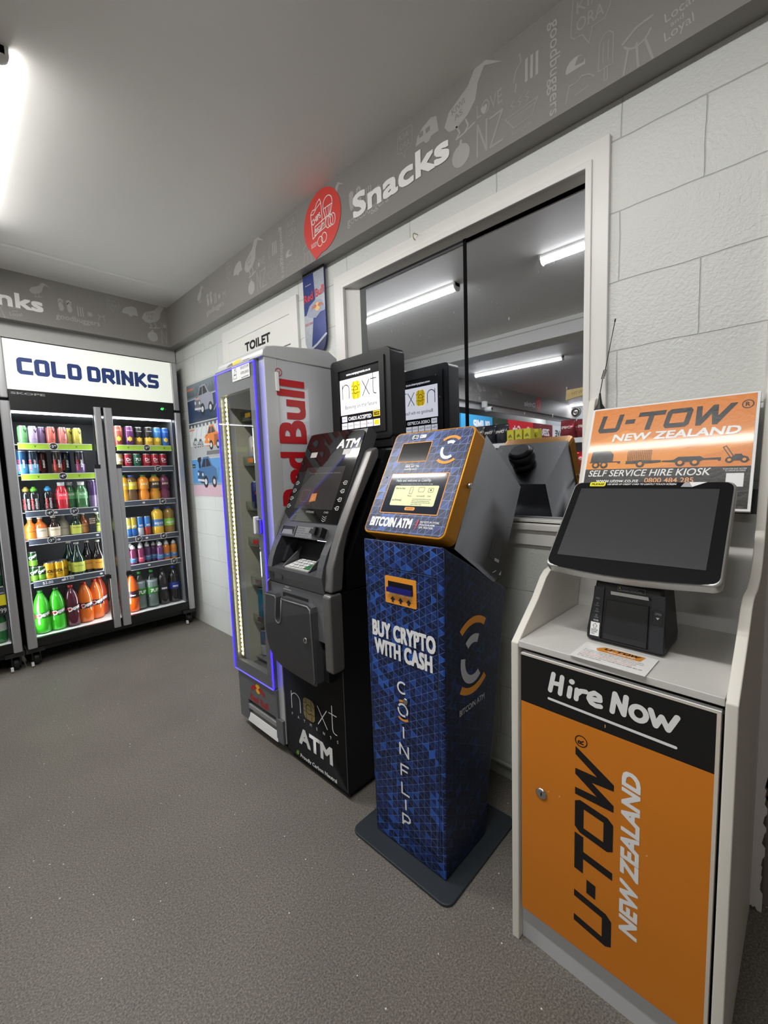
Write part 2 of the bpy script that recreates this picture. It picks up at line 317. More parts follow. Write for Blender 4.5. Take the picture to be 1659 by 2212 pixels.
# bulkheads with printed doodles
BH = mat('bulkhead_grey', (138,135,131), .5); DD = mat('doodle_grey', (172,169,165), .5); DF = mat('doodle_faint', (158,155,151), .5)
def mapped(P, fx, fz=lambda x, y: y): return P
def doodles(m, P, s, only=None):
    T = lambda *a, **k: m.text(P, *a, **k)
    def L(pts, w=.0022, c=False, mt=DF): m.stroke(P, [(x+s, z) for x, z in pts], w, mt, closed=c)
    def F(pts, mt=DD): m.shape(P, [(x+s, z) for x, z in pts], mt)
    def kiwi(x, z, k):   # body, neck, head, long bill, feet
        F([(x+a*k, z+b*k) for a, b in [(0,.02),(.02,.06),(.07,.085),(.1,.1),(.125,.135),(.15,.152),(.165,.143),(.23,.098),(.165,.125),(.155,.11),(.14,.085),(.13,.04),(.1,.01),(.05,-.01),(.02,-.005)]])
        L([(x+.05*k,z),(x+.065*k,z-.03*k),(x+.05*k,z-.045*k),(x+.09*k,z-.04*k)], .006*k, mt=DD); L([(x+.09*k,z),(x+.1*k,z-.025*k),(x+.085*k,z-.04*k),(x+.125*k,z-.03*k)], .006*k, mt=DD)
    kiwi(.53, 2.48, .52)
    kiwi(1.20, 2.45, 1.)
    T('KIWI', 1.235+s, 2.492, .02, BH, w=.055, rot=12, e=.0004); T('AS', 1.245+s, 2.468, .018, BH, w=.035, rot=12, e=.0004)
    for x in (.675, .722):   # jandals
        F([(x+a, 2.40+b) for a, b in [(.012,0),(.028,.002),(.036,.02),(.03,.045),(.034,.07),(.02,.082),(.004,.075),(.004,.05),(.006,.02)]]); L([(x+.006,2.45),(x+.018,2.468),(x+.03,2.447)], .004, mt=BH)
    T('goodbuggers', .66+s, 2.345, .034, DD, w=.255, bold=.01, rot=0)
    for x, z, k in ((.972,2.49,.078), (1.648,2.462,.108)):   # speech bubble
        L([(x,z+.1*k),(x+.05*k,z+k*.95),(x+.2*k,z+k),(x+.95*k,z+k*.98),(x+k,z+.8*k),(x+.98*k,z+.25*k),(x+.85*k,z),(x+.55*k,z),(x+.48*k,z-.35*k),(x+.3*k,z-.02*k),(x+.1*k,z)], .0026, True)
        T('KIA', x+.15*k+s, z+.56*k, .3*k, DF, w=.62*k); T('ORA', x+.15*k+s, z+.12*k, .3*k, DF, w=.68*k)
    F([(1.065,2.475),(1.075,2.505),(1.10,2.525),(1.14,2.538),(1.165,2.53),(1.175,2.475),(1.14,2.475),(1.13,2.462),(1.115,2.462),(1.105,2.475)])   # caravan
    for x in (1.083, 1.115, 1.145): F([(x,2.495),(x+.02,2.497),(x+.02,2.515),(x,2.512)], BH)
    F(circ(1.268, 2.343, .037)); F([(1.262,2.378),(1.266,2.395),(1.274,2.393),(1.274,2.378)])
    T('LOVE', 1.335+s, 2.425, .042, DF, w=.095, rot=2); F([(1.362,2.425),(1.374,2.44),(1.374,2.452),(1.366,2.455),(1.362,2.448),(1.358,2.455),(1.35,2.45),(1.352,2.438)])
    L([(1.335,2.305),(1.337,2.405),(1.37,2.31),(1.372,2.405)], .007); L([(1.385,2.4),(1.43,2.403),(1.385,2.31),(1.43,2.312)], .007)
    L([(1.44,2.365),(1.55,2.372),(1.53,2.33),(1.47,2.325)], .003, True); L([(1.45,2.355),(1.54,2.36)], .002)
    for x in (1.462, 1.487, 1.512): L([(x,2.38),(x+.008,2.388),(x-.002,2.396),(x+.008,2.406)], .0025)
    T('KAIMOANA', 1.463+s, 2.304, .013, DF, w=.065)
    for x in (1.513, 1.53, 1.547): F([(x-.005,2.437),(x+.004,2.437),(x+.005,2.503),(x-.004,2.503)])
    L([(1.47,2.46),(1.478,2.49),(1.495,2.505),(1.49,2.53)], .004); L([(1.475,2.43),(1.478,2.45)], .005)
    T('goodbuggers', 1.588+s, 2.555, .03, DD, w=.262, bold=.012, rot=-90)
    F(arc(1.662,2.385,.028,-15,165,8) + [(1.635,2.38)]); F([(1.66,2.39),(1.685,2.385),(1.69,2.4),(1.67,2.41)], BH)
    L([(1.725,2.335),(1.728,2.405),(1.738,2.42),(1.752,2.422),(1.763,2.41),(1.762,2.335)], .0026, True); L([(1.741,2.335),(1.741,2.302),(1.749,2.302),(1.749,2.335)], .0026)
    L([(1.737,2.35),(1.738,2.4)], .0022); L([(1.75,2.35),(1.751,2.4)], .0022)
    L([(1.635,2.302),(1.645,2.345),(1.665,2.342),(1.68,2.352),(1.70,2.345),(1.715,2.33)], .003); L([(1.66,2.31),(1.70,2.315)], .0022)
    L(arc(1.82,2.372,.034,-150,-20,8), .005); L([(1.787,2.365),(1.82,2.385),(1.855,2.388)], .007)
    for a, b in ((1.80,1.79),(1.82,1.825),(1.84,1.858)): L([(a,2.345),(b,2.287)], .006)
    T('Local', 1.885+s, 2.35, .022, DD, w=.06, rot=8); T('and', 1.897+s, 2.333, .012, DD, w=.028, rot=8); T('Loyal', 1.885+s, 2.306, .022, DD, w=.062, rot=8)
    L([(.79,2.39),(.788,2.45)], .006, mt=DD); L([(.805,2.39),(.803,2.452)], .006, mt=DD); L([(.818,2.39),(.816,2.45)], .006, mt=DD)
    for a in range(0, 180, 45): L([(.86-.016*math.cos(math.radians(a)),2.415-.016*math.sin(math.radians(a))),(.86+.016*math.cos(math.radians(a)),2.415+.016*math.sin(math.radians(a)))], .005, mt=DD)
    L(arc(.93,2.435,.022,-160,-20,6), .006); L([(.92,2.42),(.91,2.385)], .005); L([(.94,2.42),(.95,2.385)], .005)
m = MB(); m.box(1.392, XR, YB, YF, 2.283, ZC, BH); P = plane((1.392, 2.165, 0)); 
for k in (-1, 0): doodles(m, P, 1.465*k)
SN = mat('sign_white', (245,243,241), .45)
m.text(P, 'Snacks', .703, 2.362, .093, SN, w=.518, bold=.045, e=.002)
RED = mat('sign_red', (222,66,58), .45); m.shape(P, circ(.481, 2.442, .1415, 40), RED, e=.0014); m.shape(P, [(.36,2.37),(.425,2.283),(.428,2.286),(.462,2.296),(.463,2.312),(.52,2.31),(.45,2.4)], RED, e=.0014)
def wl(pts, w=.004, c=False): m.stroke(P, pts, w, SN, closed=c, e=.002)
wl([(.40,2.50),(.415,2.515),(.435,2.512),(.45,2.535),(.472,2.545),(.482,2.525),(.487,2.45),(.48,2.41),(.41,2.385),(.405,2.44)], c=True); wl([(.40,2.50),(.42,2.495),(.45,2.515),(.482,2.525)])
m.text(P, 'CHIPS', .41, 2.445, .026, SN, w=.07, rot=14, e=.0022, bold=.02)
wl(arc(.53,2.50,.034,-10,190,10)); wl([(.497,2.488),(.51,2.445),(.548,2.448),(.564,2.488)], c=True); wl([(.515,2.485),(.52,2.45)], .003); wl([(.535,2.485),(.535,2.45)], .003); wl([(.55,2.485),(.543,2.45)], .003)
wl([(.425,2.395),(.43,2.435),(.512,2.445),(.512,2.405)], c=True); m.text(P, 'BISCUITS', .433, 2.405, .018, SN, w=.072, rot=6, e=.0022, bold=.02)
for k in range(3): wl(circ(.53+.017*k, 2.418, .018, 14, .026), .0035, True)
wl(circ(.465,2.355,.02,14,.022), .0035, True); wl(circ(.495,2.362,.02,14,.022), .0035, True); m.text(P, 'BUDDY', .395, 2.345, .02, SN, w=.045, e=.0022)
st(m, 'trim_1', 'grey printed bulkhead with white Snacks lettering and a red circle')
m = MB(); m.box(XL, 1.392, 3.66, 3.73, 2.283, ZC, BH); Pb = plane((0, 3.66, 0), u=(1,0,0))
for k in (0, -1, -2, -3): doodles(m, Pb, 1.465*k - (0 if k else 0)) if k else doodles(m, Pb, 0)
for x in (.59, -4.72):
    m.text(Pb, 'Drinks', x, 2.366, .09, SN, w=.47, bold=.045, e=.002, align='R'); m.shape(Pb, circ(x-.62, 2.442, .1415, 40), RED, e=.0014); m.stroke(Pb, circ(x-.62, 2.442, .05, 16, .08), .006, SN, closed=True, e=.002)
m2 = MB(); 
# the doodles that would pass the corner are trimmed away
keep = [i for i, f in enumerate(m.f) if max(m.v[j].x for j in f) < 1.3925]
m.f = [m.f[i] for i in keep]; m.sm = [m.sm[i] for i in keep]; m.m = [m.m[i] for i in keep]
st(m, 'trim_2', 'grey printed bulkhead above the drink fridges reading Drinks')
m = MB(); m.box(XL, 1.455, 3.735, 3.75, 2.185, 2.30, mat('panel_grey', (196,195,193), .5)); st(m, 'trim_3', 'plain pale panel between fridge tops and bulkhead')
m = MB(); m.box(-1.42, -1.16, YB, 3.66, 2.44, ZC, WHITE).box(-1.16, -1.13, YB, 3.66, 2.55, ZC, WHITE); st(m, 'trim_4', 'white ceiling beam across the shop')
# toilet door
d = thing('door_1', (XR, 2.44, 0), 'white panelled toilet door behind the energy drink fridge', 'door', kind='structure')
DW = mat('door_white', (230,229,224), .42)
m = MB(); P = plane((1.447,0,0), eps=0); m.frame([(-2.885,0),(-2.0,0),(-2.0,2.215),(-2.885,2.215)], [(-2.80,.02),(-2.075,.02),(-2.075,2.13),(-2.80,2.13)], P, .02, DW); st(m, 'door_casing', None, parent=d, bevel=.003)
m = MB(); m.box(1.452, XR+.01, 2.075, 2.80, .02, 2.13, DW)
P = plane((1.452,0,0), eps=0)
for z0, z1 in ((1.3,1.955),(.2,1.2)):
    for a, b in ((-2.73,-2.46),(-2.41,-2.14)): m.frame([(a,z0),(b,z0),(b,z1),(a,z1)], [(a+.02,z0+.02),(b-.02,z0+.02),(b-.02,z1-.02),(a+.02,z1-.02)], plane((1.449,0,0), eps=0), .004, DW)
m.rect(plane((1.4515,0,0)), -2.80, 1.966, -2.06, 1.972, mat('door_groove', (96,95,92), .8))
m.text(plane((1.4515,0,0)), 'TOILET', -2.585, 2.033, .052, BLK, w=.30, bold=.05)
st(m, 'door_leaf', None, parent=d)
# ================================================================ drink fridges
SILVER = mat('brushed_silver', (176,176,178), .38, .55, bump=.03); FRB = mat('fridge_black', (17,17,18), .4); INT = mat('fridge_lining', (96,98,100), .5); INW = mat('fridge_tray', (225,227,224), .45)
FGLASS = glassmat('door_glass', gloss=.015); LED = emit('fridge_led', (240,248,255), 14.); LBOX = emit('lightbox_white', (244,247,238), .3)
NAVY = mat('sign_navy', (38,64,128), .5); STRIP = mat('price_strip', (70,76,88), .4); GSTRIP = mat('green_strip', (168,206,62), .45); TAGB = mat('price_black', (34,36,42), .5)
LET = {'C': [[(1,0),(.12,0),(0,.1),(0,.9),(.12,1),(1,1)]], 'O': [[(.1,0),(.9,0),(1,.1),(1,.9),(.9,1),(.1,1),(0,.9),(0,.1),(.1,0)]], 'L': [[(0,1),(0,0),(.9,0)]],
 'D': [[(0,0),(.88,0),(1,.1),(1,.85),(.85,1),(0,1),(0,0)]], 'R': [[(0,0),(0,1),(.88,1),(1,.9),(1,.55),(.88,.45),(.35,.45)],[(.45,.45),(1,0)]], 'I': [[(0,0),(0,1)]],
 'N': [[(0,0),(0,1)],[(.03,.9),(.97,.1)],[(1,0),(1,1)]], 'K': [[(0,0),(0,1)],[(.95,1),(.25,.5),(1,0)]], 'S': [[(0,0),(.88,0),(1,.1),(1,.42),(.88,.5),(.12,.5),(0,.6),(0,.9),(.12,1),(1,1)]]}
def blockword(mb, P, word, x, z, lw, h, t, gap, m, e=0.):
    for ch in word:
        if ch == ' ': x += lw*.45; continue
        w = 0. if ch == 'I' else lw
        for pl in LET[ch]:
            q = [(x+a*w, z+b*h) for a, b in pl]
            if q[0] == q[-1]: mb.stroke(P, q[:-1], t, m, closed=True, cap='b', e=e); continue
            for i, j in ((0, 1), (-1, -2)):
                L = math.hypot(q[i][0]-q[j][0], q[i][1]-q[j][1]); q[i] = (q[i][0]+(q[i][0]-q[j][0])/L*t/2, q[i][1]+(q[i][1]-q[j][1])/L*t/2)
            mb.stroke(P, q, t, m, cap='b', e=e)
        x += w + t + gap
def price_tag(mb, P, x, z, a, b):
    mb.shape(P, circ(x, z, .025), WPRINT, e=.004); mb.shape(P, circ(x, z, .0222), TAGB, e=.0044)
    mb.text(P, '$', x-.0185, z-.003, .008, WPRINT, e=.0048); mb.text(P, a, x-.010, z-.009, .0175, WPRINT, e=.0048, bold=.02); mb.text(P, b, x+.003, z+.001, .0085, WPRINT, e=.0048, bold=.02)
SHELF_L = [1.50, 1.295, 1.045, .855, .565]; SHELF_R = [1.50, 1.337, 1.071, .789, .568]
def fridge(x, label, words=None, full=True, sign=LBOX, simple=False):
    """x = outer edge of the cabinet nearest the shop's far end; 1.095 m wide"""
    t = thing('drinks_fridge', (x+.55, 3.95, 0), label, 'fridge', 'two door drink fridges along the back wall')
    X = lambda a: x + a - .31     # positions were taken on the fridge that starts at x = .31
    m = MB(); m.box(X(.31), X(.356), 3.635, 4.3, .13, 2.14, FRB).box(X(1.36), X(1.405), 3.635, 4.3, .13, 2.14, FRB).box(X(.356), X(1.36), 3.635, 4.3, 1.70, 2.14, FRB).box(X(.356), X(1.36), 3.64, 4.3, .10, .185, FRB)
    m.box(X(.356), X(1.36), 4.24, 4.3, .185, 1.70, FRB)
    m.box(X(.356), X(.358), 3.66, 4.24, .19, 1.70, INT).box(X(1.358), X(1.36), 3.66, 4.24, .19, 1.70, INT).box(X(.358), X(1.358), 4.236, 4.24, .19, 1.70, INT).box(X(.358), X(1.358), 3.66, 4.236, 1.696, 1.70, INT)
    m.box(X(.358), X(1.358), 3.645, 4.236, .185, .19, INW)
    m.build('cabinet', t)
    P = plane((0, 3.604, 0), u=(1,0,0))
    m = MB(); m.box(X(.36), X(1.36), 3.604, 3.64, 1.832, 2.145, sign)
    if words: words(m, P, X)
    m.build('header_sign', t)
    m = MB(); m.box(X(.36), X(1.36), 3.606, 3.64, 1.752, 1.832, FRB); P2 = plane((0, 3.606, 0), u=(1,0,0))
    if full:
        m.text(P2, 'SKOPE', X(.372), 1.803, .014, mat('badge_grey', (150,150,152), .4), w=.175, bold=.03)
        m.rect(P2, X(1.245), 1.765, X(1.31), 1.795, mat('display_black', (6,6,6), .2)); m.text(P2, '47', X(1.262), 1.771, .017, emit('display_green', (60,255,90), 3.), e=.0004, bold=.02); m.text(P2, '==', X(1.288), 1.774, .01, mat('badge_grey'), e=.0004)
    m.build('control_strip', t)
    for a, b in ((.318, .358), (1.362, 1.405)):
        m = MB(); m.box(X(a), X(b), 3.598, 3.64, 1.775, 2.15, SILVER); m.build('header_post', t, bevel=.006)
    for k, (a, b, ra, rb) in enumerate(((.31, .855, .31, .362), (.868, 1.405, 1.36, 1.405))):
        d = MB()
        o = [(X(a),.14),(X(b),.14),(X(b),1.752),(X(a),1.752)]; i = [(X(a+.05),.196),(X(b-.05),.196),(X(b-.05),1.70),(X(a+.05),1.70)]
        d.frame(o, i, plane((0,3.605,0), u=(1,0,0), eps=0), .03, FRB); dd = d.build('door', t)
        g = MB(); g.poly([(X(a+.048),3.62,.19),(X(b-.048),3.62,.19),(X(b-.048),3.62,1.703),(X(a+.048),3.62,1.703)], FGLASS); g.build('glass', dd)
        for s, e in ((a, a+.052 if k == 0 else a+.056), (b-.046, b)):
            r = MB(); r.prism(rrect(X(s), 3.585, X(e), 3.612, .012), (0,0,1.755), (1,0,0), (0,1,0), 1.615, SILVER, smooth=False); r.build('door_rail', dd)
        s = .782 if k == 0 else .918
        h = MB(); h.prism(rrect(X(s), 3.588, X(s+.034), 3.61, .008), (0,0,1.335), (1,0,0), (0,1,0), .785, SILVER)
        for z in (.53, 1.335): h.box(X(s)-.002, X(s+.036), 3.584, 3.612, z-.014, z+.014, FRB)
        h.build('handle', dd, bevel=.002)
    for a in (.358, .894):
        m = MB(); m.box(X(a), X(a+.004), 3.65, 3.69, .25, 1.68, LED); m.build('light_strip', t)
    m = MB(); m.box(X(.37), X(1.35), 3.65, 3.68, 1.692, 1.697, LED); m.build('light_strip', t)
    for k, zs in enumerate((SHELF_L, SHELF_R)):
        if simple: break
        a, b = ((.362, .80), (.935, 1.352))[k]
        for j, z in enumerate(zs):
            m = MB(); m.box(X(a), X(b+.005), 3.70, 4.2, z-.014, z-.009, mat('shelf_wire', (150,153,155), .4, .6)); sh = m.build('shelf', t)
            green = j == 0 or (j == 1 and k == 0)
            m = MB(); m.box(X(a+.025), X(b), 3.692, 3.70, z-.04, z-.002, GSTRIP if green else STRIP); m.box(X(a+.025), X(b), 3.690, 3.70, z-.004, z, INW).box(X(a+.025), X(b), 3.690, 3.70, z-.043, z-.04, INW)
            Pp = plane((0, 3.692, 0), u=(1,0,0))
            if full:
                tags = {(0,0): [(.575,'3','00')], (0,1): [(.61,'4','50')], (0,2): [(.515,'4','20'),(.655,'3','50')], (0,3): [(.51,'3','50')], (1,0): [(1.165,'3','50')], (1,1): [(1.235,'2','50')], (1,2): [(1.25,'4','50')], (1,3): [(1.05,'3','50'),(1.235,'4','50')], (1,4): [(1.30,'3','50')]}.get((k, j), [])
                for tx, p, q in tags: price_tag(m, Pp, X(tx), z-.02, p, q)
                if (k, j) == (0, 4): m.text(Pp, '$2.00', .435, z-.03, .018, WPRINT); m.text(Pp, '$3.00', .555, z-.024, .018, WPRINT)
                for tx in ((.47, .70) if not k else (1.03, 1.29)):
                    if green: m.text(Pp, 'V', X(tx), z-.028, .013, TAGB, bold=.03)
                    elif j > 1: m.shape(Pp, circ(X(tx+.08), z-.021, .010, 14, .007), WPRINT); m.text(Pp, 'gb', X(tx+.073), z-.024, .006, RED, e=.0004)
            m.build('price_strip', sh)
    for a in (.33, 1.345):
        c = MB(); c.box(X(a)-.03, X(a)+.07, 3.62, 3.74, .10, .13, mat('castor_steel', (62,62,64), .45, .6)); c.box(X(a)+.0, X(a)+.008, 3.65, 3.70, .03, .10, BLACK).box(X(a)+.042, X(a)+.05, 3.65, 3.70, .03, .10, BLACK)
        cs = c.build('castor', t); w = MB(); w.lathe([(.0,0),(.04,0),(.042,.006),(.042,.024),(.04,.03),(0,.03)], BLACK, c=(X(a)+.01, 3.68, .0425), axis='x', caps=False); w.build('wheel', cs)
        b = MB(); b.box(X(a)-.008, X(a)+.006, 3.615, 3.64, .012, .034, INW); b.build('brake_pedal', cs)
    return t
def cold_words(m, P, X): blockword(m, P, 'COLD DRINKS', X(.43), 1.945, .054, .08, .026, .0085, NAVY)
fridge(.31, 'two door drink fridge in the corner lettered COLD DRINKS', cold_words)
fridge(-.81, 'two door drink fridge standing next to the COLD DRINKS fridge', None, full=False)
# ---------------------------------------------------------------- drinks
LID = mat('can_lid', (190,192,194), .28, .9)
def col(c, rough=.25, metal=.35, **k): return mat('print_%d_%d_%d_%g' % (*c, metal), c, rough, metal, **k)
def liquid(c): return mat('drink_%d_%d_%d' % c, c, .08, coat=.6, spec=.6)
def place(mb, name, x, y, z, label, cat, group):
    o = mb.build(name, loc=(0,0,0)); o.location = (x, y, z); ORI[o.name] = V((0,0,0)); return tag(o, label, cat, group)
def can(x, y, z, r, h, c, label, group, band=None, words=(), name='drink_can'):
    m = MB(); B = col(c); B2 = col(band) if band else B; k = .006
    m.lathe([(r*.78,0),(r*.8,.002),(r,.009),(r,h*.45),(r,h*.98-k*2),(r*.86,h-k),(r*.88,h-.002),(r*.86,h),(r*.8,h-.004),(0.001,h-.004)], seg=20, mats=[LID,B,B2,B,B,LID,LID,LID,LID], caps=False)
    P = cyl(r)
    for w in words:
        s, hh, cc, xx, yy = w[:5]; kw = w[5] if len(w) > 5 else {}
        m.text(P, s, xx, yy, hh, mat('ink_%d_%d_%d' % cc, cc, .4), **kw)
    return place(m, name, x, y, z, label, 'can', group)
PROF = {  # radius and height fractions of each bottle shape
 'soda': [(.55,0),(.95,.02),(1,.06),(1,.33),(.96,.36),(.96,.5),(1,.53),(1,.58),(.93,.68),(.72,.8),(.42,.9),(.27,.945)],
 'stubby': [(.9,0),(1,.03),(1,.52),(.96,.6),(.7,.7),(.42,.77),(.36,.84),(.34,.93)],
 'tall': [(.92,0),(1,.02),(1,.42),(.96,.5),(.7,.62),(.42,.76),(.32,.9),(.31,.95)],
 'sport': [(.85,0),(1,.03),(1,.3),(.93,.36),(.93,.5),(1,.56),(1,.68),(.85,.76),(.5,.83)],
 'juice': [(.9,0),(1,.05),(1,.28),(.78,.42),(.76,.5),(.95,.62),(1,.74),(.9,.85),(.5,.92),(.42,.95)],
 'aloe': [(.92,0),(1,.03),(1,.62),(.96,.7),(.62,.84),(.5,.88)]}
def bottle(kind, x, y, z, r, h, c, label, group, lab=None, lz=(.3,.5), cap=(230,230,230), capf=None, words=(), clear=False, neck=None):
    m = MB(); B = glassmat('clear_bottle', (225,235,230), .06) if clear else liquid(c); pr = [(a*r, b*h) for a, b in PROF[kind]]
    if lab:
        l0, l1 = lz[0]*h, lz[1]*h; rr = lambda zz: next(p[0]+(q[0]-p[0])*(zz-p[1])/(q[1]-p[1]) for p, q in zip(pr, pr[1:]) if p[1] <= zz <= q[1])
        pr = sorted([p for p in pr if not l0 <= p[1] <= l1] + [(max(rr(l0), rr(l1))*1.005, l0), (max(rr(l0), rr(l1))*1.005, l1)], key=lambda p: p[1])
        mats = [mat('label_%d_%d_%d' % lab, lab, .4) if abs(p[1]-l0) < 1e-9 else B for p in pr[:-1]]
    else: mats = [B]*(len(pr)-1)
    m.lathe(pr, seg=20, mats=mats)
    if clear and lab: m.lathe([(r*.9, h*.04), (r*.9, h*.75)], mat('seltzer', (150,158,160), .1, spec=.3), seg=16)
    for w in words:
        s, hh, cc, xx, yy = w[:5]; kw = w[5] if len(w) > 5 else {}
        m.text(cyl(r*1.006), s, xx, yy, hh, mat('ink_%d_%d_%d' % cc, cc, .4), **kw)
    o = place(m, 'drink_bottle', x, y, z, label, 'bottle', group)
    k = MB(); ct, cb = PROF[kind][-1][0]*r, PROF[kind][-1][1]*h; cm = mat('cap_%d_%d_%d' % cap, cap, .4)
    if kind == 'sport': k.lathe([(ct*1.25,cb-.004),(ct*1.25,cb+h*.08),(ct*.8,cb+h*.1),(ct*.62,h*.985),(ct*.4,h)], cm, seg=14)
    else: k.lathe([(ct*1.15,cb-.002),(ct*1.18,h*.995),(ct*1.1,h)], cm, seg=14)
    kk = k.build('cap'); kk.parent = o
    return o
RD, WT, NV, YL = (225,40,45), (240,240,240), (25,28,60), (235,220,60)
def vert(s, h, c, x, z): return (s, h, c, x, z, dict(rot=90, bold=.03))
# --- outer door, first shelf: slim cans with a V
z = 1.493
for x, c, n in ((.422,(122,190,120),'mint green'),(.475,(196,180,214),'lavender'),(.526,(150,128,166),'mauve'),(.574,(230,122,108),'coral red'),(.639,(232,140,130),'salmon pink'),(.679,(196,190,90),'olive yellow'),(.724,(218,206,98),'pale yellow')):
    can(x, 3.737 + (.04 if n in ('mauve','olive yellow') else 0), z, .027, .124, c, n+' slim can with a dark V on the top shelf', 'slim cans on the top shelf', words=[('V', .022, (40,40,50), .004, .078, dict(bold=.05)), ('energy', .006, (70,70,80), -.004, .035)])
z = 1.286
for x, c, b, n, yy in ((.402,(30,70,110),(90,170,215),'blue topped black can beside the rail, half hidden',0),(.461,(26,40,56),(110,180,215),'black can with bright blue camouflage, red lettering',0),(.515,(60,28,28),(70,34,32),'dark maroon can set back on the second shelf',.05),(.593,(30,24,24),(120,66,48),'black can with copper orange top, red lettering',0),(.649,(24,40,32),(30,50,38),'dark green can set back behind the price column',.05),(.724,(32,28,40),(120,96,140),'black can with violet top, alone at the shelf end',0)):
    can(x, 3.737+yy, z, .0305, .164, c, n, 'energy cans on the second shelf', band=b, words=[vert('MUSASHI', .014, RD, -.012, .03), vert('ENERGY', .011, WT, .012, .05)])
z = 1.036
for x, c, n in ((.405,(150,130,60),'gold'),(.447,(90,170,50),'lime green'),(.524,(60,150,205),'sky blue')):
    bottle('sport', x, 3.74, z, .031, .172, (26,28,30), 'black sports bottle with %s band and top, red lettering' % n, 'sports bottles on the third shelf', lab=(26,28,30), lz=(.05,.3), cap=c, words=[vert('MUSASHI', .013, RD, -.010, .02), vert('HYDRATE', .012, WT, .012, .02)])
for x, c, n, y in ((.600,(205,44,58),'red',3.74),(.655,(62,112,66),'dark green, set back',3.775),(.717,(66,118,72),'dark green, at the front',3.74)):
    bottle('aloe', x, y, z, .036, .196, c, 'white capped aloe drink bottle, %s' % n, 'aloe drinks on the third shelf', lab=tuple(min(255, int(q*1.25+20)) for q in c), lz=(.38,.62), words=[('ALOE', .012, WT, -.02, .1, dict(bold=.02))])
can(.786, 3.76, z, .031, .205, (70,52,92), 'tall violet patterned can behind the door handle', 'tall can on the third shelf', band=(130,110,150))
z = .846
for x, c, lb, n, y in ((.408,(225,120,40),(214,122,40),'orange, at the rail',3.74),(.462,(224,112,40),(236,222,196),'orange with a cream label',3.74),(.537,(40,26,20),(232,218,190),'dark brown with a cream label',3.74),(.598,(178,176,150),(190,186,166),'pale cloudy, set back',3.79),(.666,(34,58,34),(206,214,92),'dark green with a yellow-green label',3.745),(.719,(160,84,44),(206,140,96),'rust coloured, set back',3.80),(.80,(70,90,40),(190,206,90),'green, behind the door handle',3.76)):
    bottle('stubby', x, y, z, .037, .152, c, 'stubby brewed drink bottle, '+n, 'stubby bottles on the fourth shelf', lab=lb, lz=(.08,.5), cap=(196,190,176), words=[('Bundaberg', .008, (60,40,30), -.026, .055, dict(w=.052))])
m = MB(); m.shape(plane((0,3.705,0), u=(1,0,0)), rrect(.735,.905,.785,.975,.018), TAGB); m.rect(plane((0,3.705,0), u=(1,0,0)), .738,.885,.782,.902, TAGB)
m.prism(rrect(.735,.905,.785,.975,.018), (0,3.705,0), (1,0,0), (0,0,1), .002, TAGB); m.prism([(.74,.847),(.78,.847),(.782,.904),(.738,.904)], (0,3.705,0), (1,0,0), (0,0,1), .002, TAGB)
for k, s in enumerate(('BREWED','ROOT BEER','BREW')): m.text(plane((0,3.7045,0), u=(1,0,0)), s, .742, .952-.015*k, .009, mat('tag_cream', (222,190,150), .5), w=.036, bold=.02)
tag(m.build('shelf_sign'), 'small dark round topped sign in front of the stubby bottles', 'sign')
z = .556
for k, (x, y, zz) in enumerate(((.402,3.735,0),(.402,3.735,.105),(.443,3.74,0),(.43,3.80,0))):
    can(x if k < 2 else x, y, z+zz, .026 if k < 2 else .031, .104, (34,70,32), ('green and black soft drink can at the rail, lower of two','green and black soft drink can at the rail, stacked on another','green and black soft drink can beside the gold cans','green and black soft drink can behind its neighbours')[k], 'green cans on the fifth shelf', band=(110,170,50), words=[('Dew', .02, WT, -.018, .05, dict(rot=35, bold=.04))])
for k, (x, y) in enumerate(((.484,3.735),(.54,3.735),(.512,3.79),(.57,3.79))):
    can(x, y, z, .0305, .122, (232,180,40), 'gold lemon drink can, '+('front row by the green cans','front row by the tall green bottle','second row by the green cans','second row by the tall green bottle')[k], 'gold cans on the fifth shelf', words=[('SOLO', .02, (60,44,20), -.028, .05, dict(bold=.05)), ('LEMON', .007, (60,44,20), -.018, .035)])
for x, c, lb, n, y, h in ((.655,(20,52,34),(196,206,84),'tall dark green bottle with a lime label, in front',3.755,.238),(.625,(20,52,34),(196,206,84),'tall dark green bottle standing behind the front one',3.85,.238),(.728,(30,22,20),(206,150,70),'tall dark bottle with an amber label, set back',3.80,.235),(.788,(30,22,20),(222,160,60),'tall dark bottle with an amber label, by the handle',3.765,.235)):
    bottle('tall', x, y, z, .043, h, c, n, 'tall brewed drinks on the fifth shelf', lab=lb, lz=(.1,.4), cap=(196,190,176), words=[('Bundaberg', .009, (60,40,30), -.03, .065, dict(w=.06))])
z = .191
for x, y, c, n in ((.418,3.735,(64,190,40),'bright green soft drink by the rail'),(.505,3.74,(66,200,44),'bright green soft drink, second from the rail'),(.592,3.745,(82,24,42),'deep plum soft drink'),(.677,3.765,(226,112,32),'orange soft drink in front'),(.752,3.80,(222,110,40),'orange soft drink set back'),(.80,3.88,(190,70,40),'red-orange soft drink at the back')):
    bottle('soda', x, y, z, .047, .30, c, 'large bottle of '+n+', bottom shelf', 'large bottles on the bottom shelf', lab=tuple(int(q*.62) for q in c) if n[0] != 'o' else (60,30,40), lz=(.36,.5), cap=(40,110,40) if n[0] == 'b' else (190,50,40), words=[('Dew', .03, WT, -.03, .112, dict(rot=16, bold=.06)), ('Mtn', .018, RD, -.048, .118, dict(rot=16, bold=.04))])
